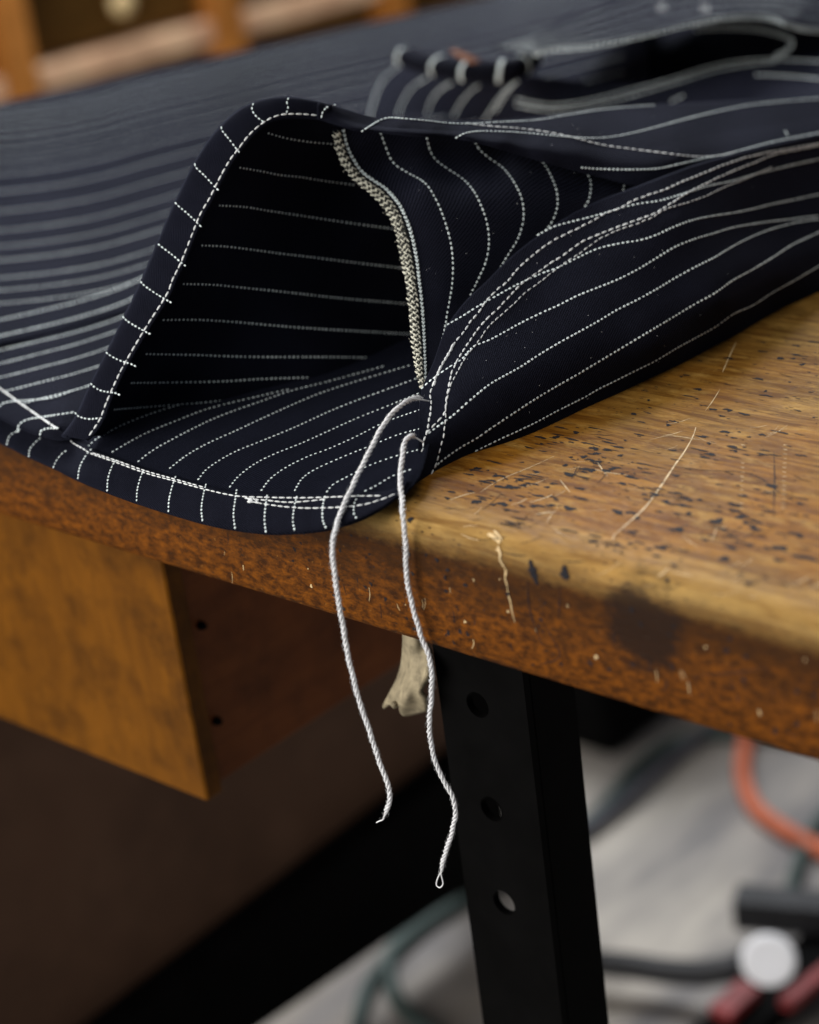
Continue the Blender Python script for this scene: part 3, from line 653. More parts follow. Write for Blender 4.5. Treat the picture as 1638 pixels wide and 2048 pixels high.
for fr, sl in ((.0, .75), (.13, -.8), (.26, .7), (.40, -.75), (.54, .55)):
    q = Lv*(1-fr)+Rv*fr
    dashes(sv, q, fD, .0024, .0005, .00070, .0005, off=-.0010-.0010*math.sin(min(fr/.6, 1)*math.pi)-rng.uniform(0, .0002), m=0, jit=.2, amp=.0002, slant=sl)
for fr, sl in ((.88, .42), (.97, -.38)):
    dashes(sv, Lv*(1-fr)+Rv*fr, fD, .0019, .00015, .00075, .0006, off=-.0005, m=2, jit=.08, slant=sl)
for k in range(420):   # fuzz
    i = rng.integers(0, 59); fr = rng.uniform(-.05, .5); c = (Lv[i]*(1-fr)+Rv[i]*fr)[None]+rng.normal(0, 2, (1, 2)); w = fD.lift(c, -.0018)[0]
    d = rng.normal(0, 1, 3)*.0005; tube(sv, [w, w+d*.5+rng.normal(0, .0002, 3), w+d], .00005, 0, 3)
part(sv, 'overlocked_seam_edge', [OVL, OVB, DOT], 'fuzzy cream overlocked selvedge inside the leg', parent=dP)

# ---- F: outer side panel with the outseam
foldF = [(806, 985), (822, 955), (838, 915), (836, 890), (838, 850), (838, 820), (843, 780), (855, 750), (868, 720), (880, 685), (895, 650), (930, 603), (975, 560), (1020, 515), (1080, 468), (1140, 430), (1200, 400), (1260, 377), (1300, 362), (1350, 343), (1400, 326), (1500, 300), (1640, 268), (1720, 254)]
botF = [(802, 992), (812, 984), (826, 974), (845, 962), (866, 950), (890, 936), (918, 922), (950, 908), (990, 896), (1050, 876), (1110, 850), (1175, 818), (1253, 783), (1310, 755), (1351, 736), (1429, 695), (1506, 652), (1570, 616), (1640, 586), (1720, 545)]
zF = [(x, y+1, -.0012) for x, y in botF[2:]]+[]
zF_ = [(806, 985, .004), (820, 972, .003), (866, 950, .001), (950, 908, .001), (1050, 876, .001), (1253, 783, .001), (1506, 652, .001), (1640, 586, .001), (1720, 545, .001)]
fF = Field([(x, y, 'z', z) for x, y, z in zF]+[(843, 780, .898), (838, 850, .879), (838, 910, .867), (822, 955, .860), (868, 720, .905), (895, 650, .915), (930, 603, .923), (975, 560, .930), (1080, 468, .946), (1200, 400, .958), (1300, 362, .966), (1400, 326, .988), (1500, 300, 1.012), (1640, 268, 1.05), (1720, 254, 1.07),
            (880, 860, .875), (900, 760, .888), (960, 690, .903), (940, 830, .880), (1050, 640, .915), (1000, 800, .885), (1150, 560, .928), (1150, 700, .907), (1250, 500, .940), (1250, 640, .922), (1350, 440, .953), (1350, 560, .942), (1310, 690, .925), (1400, 430, .965), (1450, 395, .985), (1470, 480, .975), (1450, 600, .948), (1560, 380, 1.025), (1560, 450, 1.01), (1560, 540, .985),
            (1640, 340, 1.05), (1640, 430, 1.035), (1640, 500, 1.015), (1150, 455, .947), (1100, 500, .940), (1000, 590, .922)])
mF = MB()
g0 = np.array(smooth(foldF, n=80)); g1 = np.array(smooth(botF, n=80))
rows = [g0]+[g0*(1-k)+g1*k for k in (.08, .3, .5, .75)]+[g1]
def fb(v): return -.004*(1-v/.05)**2 if v < .05 else 0      # tuck the fold edge away from the viewer
sheet(mF, panel_grid([rows[i] for i in range(6)], fF, 260, 110, bulge=lambda v: -.0025*(1-min(v/.03, 1))**2-0), TH_C)
n1 = lambda l: [(1000+x/2.567, 180+y/2.567) for x, y in l]
F0 = n1([(190, 748), (210, 735), (280, 700), (370, 675), (450, 655), (540, 630), (640, 600), (720, 582), (820, 568), (900, 545), (980, 520), (1080, 490), (1200, 465), (1300, 435), (1400, 410), (1500, 385), (1638, 355), (1800, 320)])
F1 = [(893, 650), (925, 632), (955, 613), (985, 596), (1019, 577), (1053, 560), (1085, 546)]+n1([(300, 910), (400, 860), (500, 815), (600, 790), (720, 770), (800, 745), (900, 700), (1000, 665), (1100, 645), (1200, 630), (1300, 610), (1400, 585), (1500, 565), (1638, 535), (1800, 500)])
F2 = [(842, 778), (858, 763), (878, 748), (900, 733), (925, 717), (946, 694), (985, 677)]+n1([(100, 1200), (200, 1150), (300, 1105), (400, 1055), (500, 1015), (600, 975), (700, 925), (800, 865), (900, 805), (1000, 765), (1100, 735), (1200, 705), (1350, 680), (1500, 662), (1638, 645)])
F3 = [(856, 867), (882, 848), (908, 829), (942, 799), (975, 772)]+n1([(0, 1480), (100, 1425), (200, 1360), (300, 1300), (400, 1245), (500, 1190), (600, 1130), (700, 1080), (800, 1025), (900, 965), (1000, 910), (1100, 860), (1200, 800), (1300, 750), (1400, 712), (1520, 680), (1638, 662)])
F4 = [(868, 936), (880, 925), (897, 912), (925, 893), (955, 876), (985, 855), (1027, 827), (1062, 804)]+n1([(260, 1540), (400, 1460), (500, 1400), (600, 1340), (700, 1280), (800, 1220), (900, 1160), (1000, 1100), (1100, 1045), (1200, 975), (1300, 920), (1400, 860), (1500, 795), (1638, 730), (1800, 650)])
F5 = [(950, 903), (997, 880), (1062, 850), (1113, 823)]+n1([(430, 1580), (500, 1540), (600, 1490), (700, 1440), (800, 1390), (900, 1330), (1000, 1275), (1100, 1220), (1200, 1150), (1300, 1105), (1400, 1040), (1500, 985), (1638, 905), (1800, 820)])
for s in (F0, F1, F2, F3, F4): dashes(mF, s, fF, .00155, .00075, .00100, .00018, off=-.0001)
dashes(mF, F5, fF, .0016, .0006, .0008, .00025, off=-.0002)
fP = part(mF, 'outer_side_panel', [DEN, DOT])
st = MB()
Sa = [(847, 883), (853, 867), (857, 848), (861, 823), (862, 803), (860, 789), (866, 770), (873, 752), (891, 718), (908, 688), (925, 667), (942, 643), (959, 622), (976, 598), (997, 578)]+n1([(40, 980), (100, 910), (180, 840), (260, 780), (350, 735), (450, 685), (540, 635), (620, 605), (680, 570), (760, 540), (850, 510), (950, 465), (1050, 425), (1150, 385), (1250, 350), (1380, 320), (1500, 300), (1638, 275), (1800, 240)])
Sb = [(852, 868), (868, 850), (882, 836), (890, 822), (893, 799), (899, 765), (906, 739), (920, 712), (938, 684), (959, 654), (980, 632), (1000, 614)]+n1([(40, 1070), (100, 1005), (180, 945), (260, 890), (330, 845), (420, 780), (520, 737), (620, 698), (700, 668), (800, 630), (880, 580), (960, 530), (1050, 485), (1130, 445), (1210, 410), (1300, 375), (1400, 333), (1480, 315), (1638, 284), (1800, 250)])
Sc = [(862, 950), (873, 925), (880, 900), (887, 873), (891, 842), (892, 818), (896, 790), (904, 765), (916, 742), (933, 712), (955, 686), (976, 655), (1000, 632)]+n1([(70, 1100), (130, 1040), (200, 990), (270, 935), (340, 885), (430, 822), (520, 760), (620, 715), (750, 668), (850, 614), (950, 582), (1050, 547), (1150, 500), (1230, 468), (1330, 425), (1400, 395)])
Sd = [(847, 883), (846, 897), (842, 908), (837, 919), (832, 930), (826, 942), (821, 951), (816, 962), (811, 972)]
Sf = [(862, 950), (851, 962), (840, 972), (827, 982), (815, 993)]
for q, L_, Wd_ in ((Sa, .0029, .0009), (Sb, .0029, .00088), (Sc, .0024, .0006), (Sd, .0026, .0006), (Sf, .0028, .0006)): dashes(st, q, fF, L_, .0009, Wd_, .0004, off=-.0004, m=0, jit=.07, amp=.00008)
dashes(st, [(866, 772), (873, 752), (882, 735), (891, 718), (900, 701), (908, 688)], fF, .0026, .0001, .0011, .0007, off=-.0005, m=0, jit=.2, amp=.0002)
part(st, 'outseam_stitching', STI, parent=fP)

# ---- G: upper layer of the legs spreading back over the table
gs = []
for px, py, z in [(-330, 640, .006), (-330, 500, .014), (-330, 270, .036), (-80, 760, .010), (-80, 835, .006), (0, 832, .006), (60, 868, .004), (125, 880, .004), (0, 775, .010), (120, 850, .010), (0, 710, .009), (250, 670, .010), (0, 690, .013), (250, 600, .014), (-80, 650, .014),
                  (0, 600, .014), (300, 500, .014), (0, 500, .012), (300, 400, .012), (0, 400, .012), (500, 350, .012), (0, 300, .020), (400, 200, .016), (0, 205, .034), (-80, 220, .036), (400, 118, .020), (830, 25, .003), (700, 150, .012), (500, 120, .015), (1000, -10, .004), (1100, 60, .02), (900, 200, .02), (1100, 200, .02), (1300, 100, .03)]:
    gs.append((px, py, 'z', z))
fG = Field(gs)
def ext(q):
    y = q[:, 1]; x = q[:, 0]; w = np.clip(1-x/520, 0, 1)
    k = y+x*.10
    r = .0
    for c, a, wd in ((372, .004, 9), (402, .005, 10), (432, .005, 10), (468, .004, 11), (500, .0035, 11), (533, .0025, 12), (340, .002, 9), (565, .002, 12)):
        r = r+a*np.exp(-((k-c)/wd)**2)
    yy = y+.27*x
    seam = np.exp(-((yy-700)/9)**2)*.006*(x < 400)
    return r*w+seam+.0012*np.sin(yy/24.)*(yy < 690)*np.clip(1-x/900, 0, 1)
fG.extra = ext
mG = MB()
xg = np.linspace(-330, 1300, 230)
far = np.c_[xg, 205-.217*xg]; 
hemG = by_x([(-330, 660), (-90, 782), (0, 832), (60, 856), (120, 876), (150, 850), (200, 762), (265, 640), (330, 500), (410, 345), (480, 255), (600, 218), (760, 238), (1300, 240)], xg)
sheet(mG, panel_grid([far, far*.75+hemG*.25, far*.5+hemG*.5, far*.25+hemG*.75, hemG], fG, 230, 210), .0015)
ys = [752, 785, 820]+[727]
for y0 in (727, 755, 785, 818):
    dashes(mG, [(-300, y0+28), (-60, y0+10), (0, y0), (80, y0-20), (150, y0-38), (225, y0-62), (320, y0-95)], fG, .0017, .0006, .0013, .0003, off=-.0002)
y0 = 818
for y0, a in ((700, 0), (672, 0), (640, 0)):
    dashes(mG, [(-300, y0+30), (-60, y0+12), (0, y0), (80, y0-18), (160, y0-38), (240, y0-64), (320, y0-100), (420, y0-140)], fG, .0022, .0004, .0016, .0004, off=-.0003)
for i, y0 in enumerate((607, 581, 556, 521, 493, 461, 423, 384, 349, 325, 303, 284, 268, 254, 241, 229, 218)):
    k = max(0, min(1, (y0-300)/300)); lin = .2*(1-k)+.1*k
    dashes(mG, [(-310, y0+14*k), (-60, y0+4*k), (0, y0), (100, y0-100*lin*.6-4*k), (200, y0-200*lin*.8-10*k), (300, y0-300*lin-24*k), (450, y0-450*lin*1.05-60*k), (650, y0-650*lin*1.1-110*k), (900, y0-900*lin*1.1-160*k), (1250, y0-1250*lin*1.15-200*k)], fG, .0017, .0006, .0011 if y0 > 500 else .0007, .0003, off=-.0003)
# continuation of the two foremost stripes over the left hem
for s in ([(-60, 850), (0, 812), (8, 806), (30, 802), (60, 800), (105, 795), (150, 780)], [(36, 865), (38, 850), (55, 839), (90, 833), (150, 824)], [(80, 872), (82, 862), (95, 857), (118, 856)]):
    dashes(mG, s, fG, .0016, .0006, .0011, .0003, off=-.0028)
gP = part(mG, 'upper_leg_panel', [DEN, DOT])
# left hem of the upper layer
hG = MB()
hb = [(-330, 672), (-90, 795), (-40, 820), (0, 838), (40, 858), (80, 873), (115, 882), (140, 880)]
ht = [(-330, 570), (-90, 722), (-40, 752), (0, 780), (40, 808), (80, 836), (118, 862), (140, 874)]
sheet(hG, panel_grid([hb, ht], fG, 60, 12, bulge=lambda v: .0024*math.sqrt(max(0, 1-(1-min(v/.4, 1))**2))), .002)
st = MB(); dashes(st, [(-320, 574), (-90, 720), (-40, 749), (0, 777), (40, 806), (80, 834), (118, 860)], fG, .0031, .0003, .0011, .0005, off=-.0026, m=0)
hgp = part(hG, 'upper_hem_band', [DEN, DOT]); part(st, 'hem_stitching', STI, parent=hgp)

# ---- H: the other leg's cuff and open mouth behind
fH = Field([(x, y, 'z', z) for x, y, z in [(740, 240, .018), (800, 120, .045), (860, 235, .02), (900, 150, .05), (1000, 240, .025), (1040, 160, .055), (1200, 240, .03), (1250, 150, .045), (1400, 230, .04), (1450, 120, .05), (1640, 200, .045), (1640, 90, .05), (1720, 150, .05)]])
zH = lambda l: [(640+x/1.641, y/1.641) for x, y in l]
mH = MB()
sheet(mH, panel_grid([zH([(170, 400), (160, 330), (200, 260), (270, 200), (330, 190)])[::-1], zH([(350, 410), (360, 330), (400, 270), (440, 240)])[::-1], zH([(600, 400), (640, 330), (680, 280), (700, 250)])[::-1],
                      zH([(1000, 390), (1000, 330), (1020, 290), (1040, 270)])[::-1], zH([(1700, 360), (1700, 280), (1680, 230), (1660, 180)])[::-1]], fH, 40, 90), .0015)
for s in ([(275, 205), (235, 235), (200, 275), (180, 320), (165, 375), (160, 400)], [(352, 255), (310, 280), (285, 310), (265, 350), (255, 385)], [(432, 272), (400, 290), (372, 320), (355, 360), (347, 395)], [(522, 280), (495, 300), (465, 335), (445, 370), (435, 395)],
          [(640, 272), (612, 295), (590, 320), (560, 365), (540, 395)], [(650, 265), (625, 290), (600, 325), (575, 365)],
          [(640, 325), (760, 345), (880, 330), (1000, 300), (1150, 260), (1300, 215), (1450, 195), (1700, 205)], [(640, 345), (760, 362), (900, 345), (1030, 312), (1180, 268), (1330, 225), (1500, 202)], [(1430, 245), (1540, 250), (1700, 265)], [(1150, 335), (1200, 310)]):
    for off2 in (0,): dashes(mH, [(a+off2*2, b+off2*5) for a, b in zH(s)], fH, .0022, .0009, .00115, .0005, off=-.0005)
part(mH, 'rear_leg_panel', [DEN, DOT])
# roof of the mouth
fR = Field([(x, y, 'z', z) for x, y, z in [(1040, 120, .075), (1066, 95, .078), (1200, 78, .082), (1350, 50, .085), (1450, 32, .085), (1550, 50, .08), (1610, 90, .065), (1600, 30, .07), (1100, 40, .055), (1300, 0, .055), (900, 60, .045), (820, 90, .045), (1450, -20, .05), (1720, 60, .06), (1720, -20, .05)]])
mR = MB()
rim = zH([(690, 175), (760, 160), (880, 150), (1040, 120), (1180, 85), (1300, 60), (1400, 52), (1480, 58), (1540, 80), (1600, 95), (1720, 100)])
bk = zH([(560, 150), (680, 115), (820, 60), (960, 0), (1080, -40), (1300, -60), (1500, -60), (1620, -50), (1700, -50), (1740, -50), (1780, -50)])
sheet(mR, panel_grid([rim, np.array(rim)*.5+np.array(bk)*.5, bk], fR, 90, 30), .0016)
for s in ([(700, 185), (760, 170), (880, 158), (1040, 128), (1180, 93), (1300, 68), (1400, 60), (1480, 66), (1540, 88), (1600, 103), (1720, 108)],): 
    for dy in (-6, 0): dashes(mR, [(a, b+dy) for a, b in zH(s)], fR, .0024, .0012, .0008, .0006, off=-.0006)
for k_ in (.22, .42, .62, .8):
    q_ = np.array(rim)*(1-k_)+np.array(bk)*k_; dashes(mR, [tuple(a) for a in q_], fR, .0022, .0012, .0006, .0004, off=-.0006)
part(mR, 'rear_leg_roof', [DEN, DOT])
# inside rim curling back, and black interior
mI = MB()
fI = Field([(x, y, 'z', z) for x, y, z in [(1040, 150, .04), (1200, 120, .03), (1400, 80, .035), (1580, 90, .05), (1200, 160, .03), (1560, 120, .05), (1400, 130, .03)]], off=.10)
sheet(mI, panel_grid([zH([(660, 150), (900, 130), (1180, 80), (1420, 40), (1600, 60), (1800, 70)]), zH([(660, 330), (900, 330), (1180, 290), (1420, 240), (1600, 220), (1800, 220)])], fI, 50, 14), .0015)
fI2 = Field([(1400, 70, 1.30), (1560, 65, 1.29), (1590, 90, 1.27), (1570, 115, 1.24), (1300, 60, 1.33)])
for s in ([(1230, 95), (1330, 90), (1430, 95), (1500, 110), (1545, 130), (1550, 150), (1520, 175), (1490, 190)],):
    for dy in (-4, 3): dashes(mI, [(a, b+dy) for a, b in zH(s)], fI2, .0024, .0014, .0008, .0006, off=0)
part(mI, 'rear_leg_lining', [DIN, DOT])
# rolled cuff with copper button
mK = MB()
cl = smooth([(790, 108, 0), (812, 114, 0), (872, 132, 0), (932, 142, 0), (1006, 143, 0), (1050, 130, 0), (1072, 100, 0)], n=60)
tK = np.array([T(a, b+20, 'z', .055) for a, b, _ in cl]); ctr = np.array([P(a, b, 't', t_) for (a, b, _), t_ in zip(cl, tK)])
def rk(i): return .0068*min(1, (i+4)/9)*min(1, (60-i+5)/10)
tube(mK, ctr, [rk(i) for i in range(60)], 0, 18)
for a, b in ((812, 114), (878, 133), (935, 142), (1000, 143), (1040, 134), (1058, 118)):
    i = int(np.argmin(np.hypot(cl[:, 0]-a, cl[:, 1]-b))); c = ctr[i]; t_ = ctr[min(i+1, 59)]-ctr[max(i-1, 0)]; t_ /= np.linalg.norm(t_); vw = CAM-c; vw -= t_*vw.dot(t_); vw /= np.linalg.norm(vw); up = np.cross(t_, vw); up *= np.sign(up[2])
    for k in range(-4, 6):
        an = k*.28; nn = vw*math.cos(an)+up*math.sin(an); dome(mK, c+nn*(rk(i)+.0001)+t_*(k*.0004), -vw*math.sin(an)+up*math.cos(an), nn, .0019, .0026, .0004, 1)
kP = part(mK, 'rolled_cuff', [DEN, DOT])
COP = simple('brown_leather_patch', (.17, .070, .038), .6, .2, ns=200)
bt = MB(); i = int(np.argmin(np.hypot(cl[:, 0]-942, cl[:, 1]-142))); c = ctr[i]
ax1 = ctr[i+6]-ctr[i-6]; ax1 /= np.linalg.norm(ax1); up = np.array([0, 0, 1.])-ax1*ax1[2]; up /= np.linalg.norm(up); fr_ = np.cross(ax1, up)
c = P(942, 119, 't', tK[i]-.006); V = []; F = []
vw = _n(CAM-c); up2 = np.cross(vw, ax1); up2 *= np.sign(up2[2])
dome(bt, c, ax1, _n(up2*.6+vw*.6), -.030, .0050, .0009, 0, 20, sink=1.0)
part(bt, 'leather_patch', COP, 'tan brown patch on the rolled cuff', parent=kP)
# bits of the waist at the far top right
mW = MB(); fW = Field([(x, y, 'z', z) for x, y, z in [(1280, 10, .045), (1340, 30, .05), (1440, 10, .05), (1440, 30, .055), (1340, -10, .04)]])
for a, b in ((1325, 16), (1412, 18)):
    mW = MB()
    for k in range(3): dashes(mW, [(a-8+k*6, b-8), (a-6+k*6, b+6)], fR, .0035, .0003, .0005, .0006, off=-.012)
    part(mW, 'rear_stitch', STI)

# ---- loose lint caught on the cloth
def lint(owner_mb, field, x0, x1, y0, y1, n, ok):
    c_ = 0
    while c_ < n:
        a_, b2 = rng.uniform(x0, x1), rng.uniform(y0, y1)
        if not ok(a_, b2): continue
        c_ += 1; w = field.lift([[a_, b2]], -.0005)[0]
        if rng.random() < .5: dome(owner_mb, w, _n(rng.normal(0, 1, 3)), field.normal([[a_, b2]])[0], .0003, .00025, .0001, 1, 5)
        else: d = rng.normal(0, 1, 3)*.0006; tube(owner_mb, [w, w+d*.5+rng.normal(0, .0002, 3), w+d], .00003, 1, 3)
ml = MB(); lint(ml, fF, 900, 1620, 350, 930, 50, lambda a, b: b > np.interp(a, [900, 1080, 1290, 1640], [690, 500, 385, 290]) and b < np.interp(a, [900, 1050, 1250, 1640], [910, 860, 770, 570])); o = ml.build('lint', [DEN, TAIL]); keep(o, TR); o.parent = fP; o.matrix_parent_inverse = Matrix.Identity(4); o['kind'] = 'stuff'
ml = MB(); lint(ml, fD, 800, 1150, 330, 600, 14, lambda a, b: b < np.interp(a, [800, 900, 1000, 1150], [500, 600, 500, 380])); lint(ml, fE, 1050, 1600, 225, 320, 10, lambda a, b: b < np.interp(a, [1050, 1300, 1640], [290, 320, 250])); o = ml.build('lint', [DEN, TAIL]); keep(o, TR); o.parent = dP; o.matrix_parent_inverse = Matrix.Identity(4); o['kind'] = 'stuff'
# ---- thread tails
def braid(name, thick, thin_pre, thin_post, loop, tmode, label):
    mbx = MB()
    pts = np.array([P(x, y, m_, v_) for x, y, m_, v_ in thick]); q = smooth(pts, step=.00025); n = len(q)
    t_ = np.gradient(q, axis=0); t_ /= np.linalg.norm(t_, axis=1)[:, None]; u = np.cross(t_[0], [0, 0, 1.]); u /= np.linalg.norm(u); U = []; 
    for i in range(n): u = u-t_[i]*u.dot(t_[i]); u /= np.linalg.norm(u); U.append(u.copy())
    U = np.array(U); Vv = np.cross(t_, U); s = np.arange(n)*.00025
    env = np.clip(np.minimum((s+.001)/.004, (s[-1]-s+.0012)/.006), .35, 1)
    wv = .00012*np.sin(s*260)+.0001*np.sin(s*531+1)
    for k in range(3):
        ph = 2*math.pi*k/3+s*2*math.pi/.0080; rr = .00062*env
        h = q+U*((rr*np.cos(ph))+wv)[:, None]+Vv*(rr*np.sin(ph))[:, None]
        tube(mbx, h[::2], list((.00050*env*(1+.16*np.sin(s*900+k)))[::2]), 0, 7)
    for k in range(int(n*1.3)):
        i = rng.integers(0, n); a = rng.uniform(0, 6.28); d = (U[i]*math.cos(a)+Vv[i]*math.sin(a)); L = rng.uniform(.0005, .0018)
        w = q[i]+d*.0008; e = w+d*L*.6+t_[i]*rng.normal(0, 1)*L; tube(mbx, [w, (w+e)/2+rng.normal(0, .00025, 3), e], .000022, 0, 3)
    for l in (thin_pre, thin_post, loop):
        if l: p_ = smooth(np.array([P(*a) for a in l]), step=.0005); tube(mbx, p_, .00032, 0, 6)
    return part(mbx, name, TAIL, label)
y1 = -.027; y2 = -.0035
Tb = [T(665, 1075, 'y', y1)]
braid('thread_tail', [(846, 796, 't', .888), (832, 796, 't', .884), (815, 802, 't', .877), (800, 812, 't', .873), (782, 830, 't', .869), (760, 862, 't', .864), (745, 890, 't', .860), (728, 925, 't', .855), (708, 965, 't', .850), (690, 1005, 't', .8445), (677, 1040, 't', .840)]
      + [(x, y, 'y', y1) for x, y in [(668, 1072), (665, 1100), (669, 1150), (677, 1200), (687, 1260), (698, 1320), (712, 1380), (728, 1430), (748, 1490), (765, 1540), (777, 1575), (779, 1600), (773, 1622), (767, 1634)]],
      [(825, 797, 't', .879), (845, 800, 't', .883), (858, 802, 't', .888)], [(768, 1632, 'y', y1), (766, 1639, 'y', y1), (759, 1642, 'y', y1), (753, 1645, 'y', y1)], None, 0, 'shorter white chain thread, curling at its lower end')
braid('thread_tail', [(829, 872, 't', .868), (822, 872, 't', .862), (812, 880, 't', .860), (806, 900, 't', .856), (803, 930, 't', .851), (801, 960, 't', .846), (804, 1000, 't', .8385), (806, 1030, 't', .8325), (809, 1060, 't', T(809, 1060, 'y', -.004))]
      + [(x, y, 'y', y2-.001) for x, y in [(811, 1090), (812, 1120), (815, 1160), (822, 1200), (833, 1240), (845, 1280), (858, 1315), (864, 1350), (862, 1400), (859, 1440), (862, 1490), (873, 1530), (890, 1565), (905, 1595), (911, 1625), (905, 1660), (895, 1690), (887, 1720), (881, 1748)]],
      [(820, 872, 't', .862), (832, 876, 't', .866), (846, 884, 't', .870)], None, [(x, y, 'y', y2-.001) for x, y in [(881, 1745), (875, 1758), (873, 1770), (880, 1775), (886, 1768), (884, 1756), (881, 1745)]], 0, 'longer white chain thread ending in a small loop')

# ------------------------------------------------------------------ beige scrap under the edge
SCR = simple('beige_cloth', (.30, .25, .16), .85, .2, ns=160, var=.4)
sc = MB(); yS = .045
fS = Field([(x, y, 'y', v) for x, y, v in [(810, 1270, .045), (850, 1270, .050), (800, 1340, .052), (845, 1340, .038), (770, 1415, .045), (815, 1400, .035), (855, 1420, .046), (800, 1430, .046)]])
def ex(q): return .003*np.sin(q[:, 0]/9+q[:, 1]/40)
fS.extra = ex
sheet(sc, panel_grid([[(805, 1255), (803, 1310), (795, 1350), (778, 1385), (765, 1412), (768, 1418)], [(820, 1255), (822, 1310), (812, 1350), (800, 1380), (792, 1408), (792, 1402)], [(835, 1255), (840, 1310), (833, 1350), (815, 1385), (812, 1405), (806, 1432)], [(850, 1255), (856, 1310), (850, 1350), (838, 1385), (852, 1408), (854, 1424)]], fS, 40, 24), .003)
o = sc.build('cloth_scrap', SCR); o['label'] = 'pale beige torn scrap hanging under the table edge beside the black leg'; o['category'] = 'scrap'

# ------------------------------------------------------------------ things on the floor
ZF = -.85
def cord(name, pts, r, m, label, cat, group=None, z=None):
    b_ = MB(); w = smooth(np.array([P(x, y, 'z', ZF+r+h) for x, y, h in pts]), step=.02); tube(b_, w, r, 0, 12); o = b_.build(name, m); o['label'] = label; o['category'] = cat
    if group: o['group'] = group
    return o
ORG = simple('orange_rubber', (.50, .14, .075), .7, .1); GRN = simple('dark_green_rubber', (.035, .055, .05), .6); BLK = simple('black_rubber', (.015, .015, .017), .6); GRY = simple('grey_plastic', (.07, .07, .08), .5)
cord('air_hose', [(1500, 1380, .0), (1492, 1480, .0), (1485, 1550, .0), (1510, 1615, .0), (1560, 1655, 0), (1640, 1700, 0), (1740, 1745, 0)], .0088, ORG, 'orange-red hose curving over the floor to the right of the black leg', 'hose')
cord('cable', [(1900, 1440, 0), (1640, 1475, 0), (1500, 1470, 0), (1380, 1475, 0), (1290, 1520, 0), (1180, 1640, 0), (1000, 1760, 0), (850, 1850, .0), (750, 1950, 0), (715, 2048, 0), (710, 2150, 0)], .007, GRN, 'dark green cable arching behind the orange hose and past the black leg', 'cable')
cord('cable', [(905, 1770, .0), (830, 1850, 0), (785, 1900, 0), (780, 1960, 0), (810, 2020, 0), (880, 2070, 0), (960, 2090, 0)], .007, GRN, 'dark green cable loop on the pale floor just left of the leg', 'cable')
cord('cable', [(1120, 1700, 0), (1230, 1620, 0), (1320, 1540, 0), (1440, 1440, 0)], .008, GRY, 'grey cable running diagonally up behind the right of the leg', 'cable')
cord('cable', [(1690, 1600, 0), (1640, 1640, 0), (1600, 1720, 0), (1580, 1790, 0), (1570, 1850, 0)], .007, GRN, 'short green cable dropping from the orange hose to the black stand', 'cable')
cord('cable', [(1180, 1925, .02), (1260, 1932, .02), (1350, 1945, .02), (1430, 1945, .03), (1500, 1925, .04)], .012, BLK, 'black cable leading from the leg to the round white caster', 'cable')
SD = empty('machine_stand', tuple(P(1570, 1900, 'z', ZF)), 'black machine stand with a round white disc and red strips at lower right', 'stand')
def bar(pts, w, name, m, h=.03):
    b_ = MB(); a, b2 = [P(x, y, 'z', ZF+hh) for x, y, hh in pts]; d = _n(b2-a); sd = _n(np.cross([0, 0, 1.], d))*w/2; V = []
    for p in (a, b2):
        for s in (-1, 1):
            for zz in (0, h): V.append(p+sd*s+np.array([0, 0, zz]))
    b_.add(V, [(0, 1, 3, 2), (4, 6, 7, 5), (0, 4, 5, 1), (2, 3, 7, 6), (1, 5, 7, 3), (0, 2, 6, 4)], 0, sm=False); o = b_.build(name, m); keep(o, SD); return o
bar([(1475, 1840, .05), (1800, 1870, .05)], .030, 'crossbar', BLK)
bar([(1420, 2120, .01), (1720, 1860, .04)], .045, 'foot', STEEL, .02)
RED = simple('red_plastic', (.20, .022, .022), .5); WHT = simple('white_plastic', (.95, .95, .98), .4, var=.02)
bar([(1440, 2040, .04), (1500, 1985, .04)], .022, 'red_strip', RED, .01); bar([(1570, 2020, .04), (1680, 1930, .04)], .012, 'red_strip', RED, .01)
b_ = MB(); c = P(1537, 1920, 'z', ZF+.08); vw = _n(CAM-c); e = _n(np.cross(vw, [0, 0, 1.])); f_ = np.cross(e, vw)
V = []
for d in (0, .016):
    for r_ in ((.0235, .019) if d else (.0235,)):
        for k in range(28): an = 2*math.pi*k/28; V.append(c+vw*(d if r_ < .03 or not d else d-.004)+(e*math.cos(an)+f_*math.sin(an)*.95)*r_)
b_.add(V, [(k, (k+1) % 28, 28+(k+1) % 28, 28+k) for k in range(28)]+[(28+k, 28+(k+1) % 28, 56+(k+1) % 28, 56+k) for k in range(28)]+[tuple(range(56, 84)), tuple(range(28))[::-1]], 0)
keep(b_.build('disc', WHT), SD)['label'] = 'round white disc on the black stand'
# dark motor case behind the leg
b_ = MB(); p0 = P(1120, 1640, 'z', ZF)
box(b_, (p0[0]-.30, p0[1]+.12, ZF), (p0[0]-.02, p0[1]+.45, ZF+.28), 0, .01)
o = b_.build('motor_case', STEEL); o['label'] = 'dark machine case on the floor in the shade behind the table leg'; o['category'] = 'machine case'

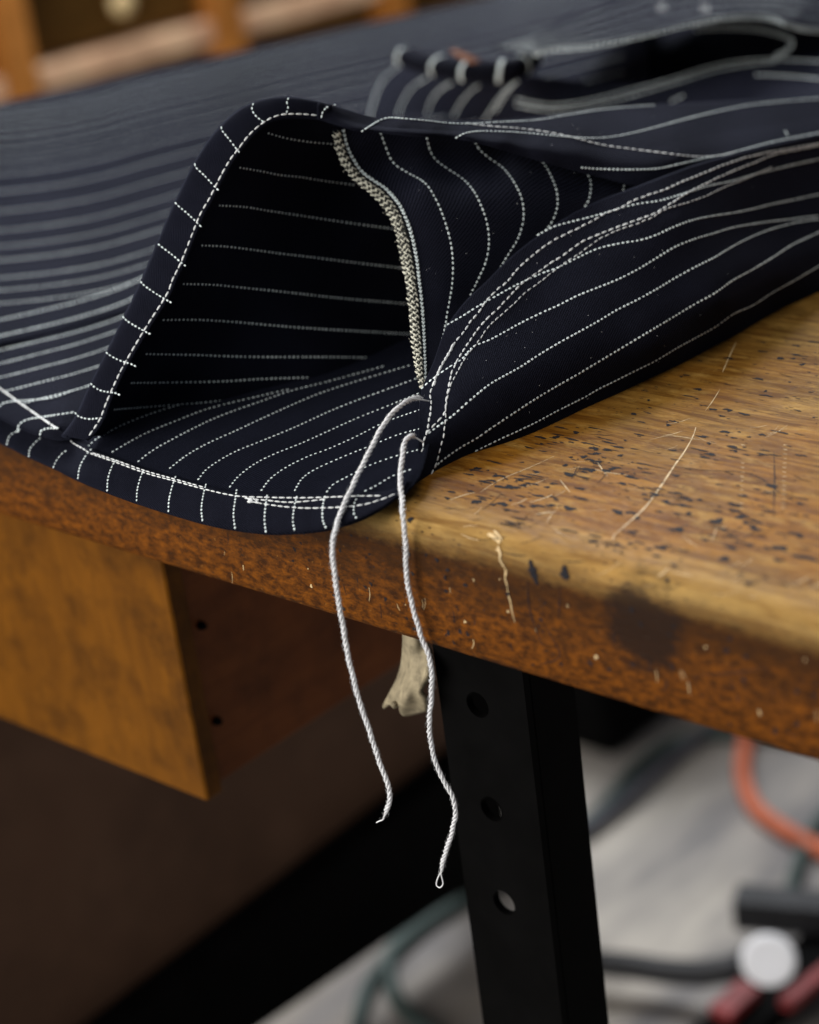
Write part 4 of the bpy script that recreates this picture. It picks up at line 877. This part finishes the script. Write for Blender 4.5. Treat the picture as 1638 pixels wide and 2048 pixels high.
# ------------------------------------------------------------------ cabinet behind
pa = P(75, 155, 'z', -.25); pb = P(420, 60, 'z', -.25); cd = pb-pa; cd[2] = 0; cd = _n(cd); cn = np.array([cd[1], -cd[0], 0])
if cn.dot(CAM-pa) < 0: cn = -cn
def cab(px, py):
    r = ray(px, py); t_ = (pa-CAM).dot(cn)/r.dot(cn); p = CAM+r*t_; return (p-pa).dot(cd), p[2]
def CX(v): return tuple(pa*[1, 1, 0]+cd*v[0]+cn*v[1]+np.array([0, 0, v[2]]))
CB = empty('drawer_cabinet', tuple(CX((.3, -.2, -.85))), 'wooden cabinet of small drawers with pale knobs and pinkish rails behind the trousers', 'cabinet')
PST = plain_wood('orange_brown_wood', (.40, .14, .022), (.55, .22, .05), (12, 12, 3), .5, 6); RAIL = plain_wood('pale_pink_wood', (.62, .33, .20), (.85, .60, .38), (8, 8, 8), .6, 14)
DRK = plain_wood('dark_olive_wood', (.10, .050, .010), (.15, .075, .016), (4, 4, 10), .6, 5); KN = simple('cream_knob', (.80, .60, .30), .35, .5, ns=40, var=.1)
def cbox(a0, a1, z0, z1, d0, d1, m, name, parent=CB, bev=.003):
    b_ = MB(); box(b_, (a0, d0, z0), (a1, d1, z1), 0, bev, CX); o = b_.build(name, m); keep(o, CB)
    if parent is not CB: o.parent = parent; o.matrix_parent_inverse = Matrix.Identity(4)
    return o
A = lambda x, y=100: cab(x, y)[0]
print('cab', cab(40, 100), cab(460, 60), cab(790, 20), cab(75, 155), cab(240, 20), 'pa', pa)
cbox(-1.2, 2.2, -.84, .30, -.40, -.10, DRK, 'cabinet_case')
for x in (30, 462, 800): 
    a = A(x, 100); cbox(a-.026, a+.026, -.84, .30, -.09, .012, PST, 'post')
for x in (1180, 1620, -380):
    a = A(x, 20); cbox(a-.026, a+.026, -.84, .30, -.09, .012, PST, 'post')
zr = -.25
posts = sorted([A(30), A(462), A(800), A(1180, 20), A(1620, 20), A(-380, 20)])
for i in range(len(posts)-1):
    a0, a1 = posts[i]+.028, posts[i+1]-.028
    for j, zc in enumerate((-.41, -.25, -.09, .07, .23)):
        cbox(a0, a1, zc-.022, zc+.014, -.09, .004, RAIL, 'rail')
        if j < 4:
            d_ = cbox(a0+.004, a1-.004, zc+.020, zc+.134, -.095, -.03, DRK, 'drawer')
            am = (a0+a1)/2+.01; zk = zc+.072
            b_ = MB(); c = np.array(CX((am, -.028, zk))); tube(b_, [c, c+cn*.008, c+cn*.016, c+cn*.026, c+cn*.032], [.008, .008, .018, .019, .010], 0, 16)
            o = b_.build('knob', KN); keep(o, CB); o.parent = d_; o.matrix_parent_inverse = Matrix.Identity(4)
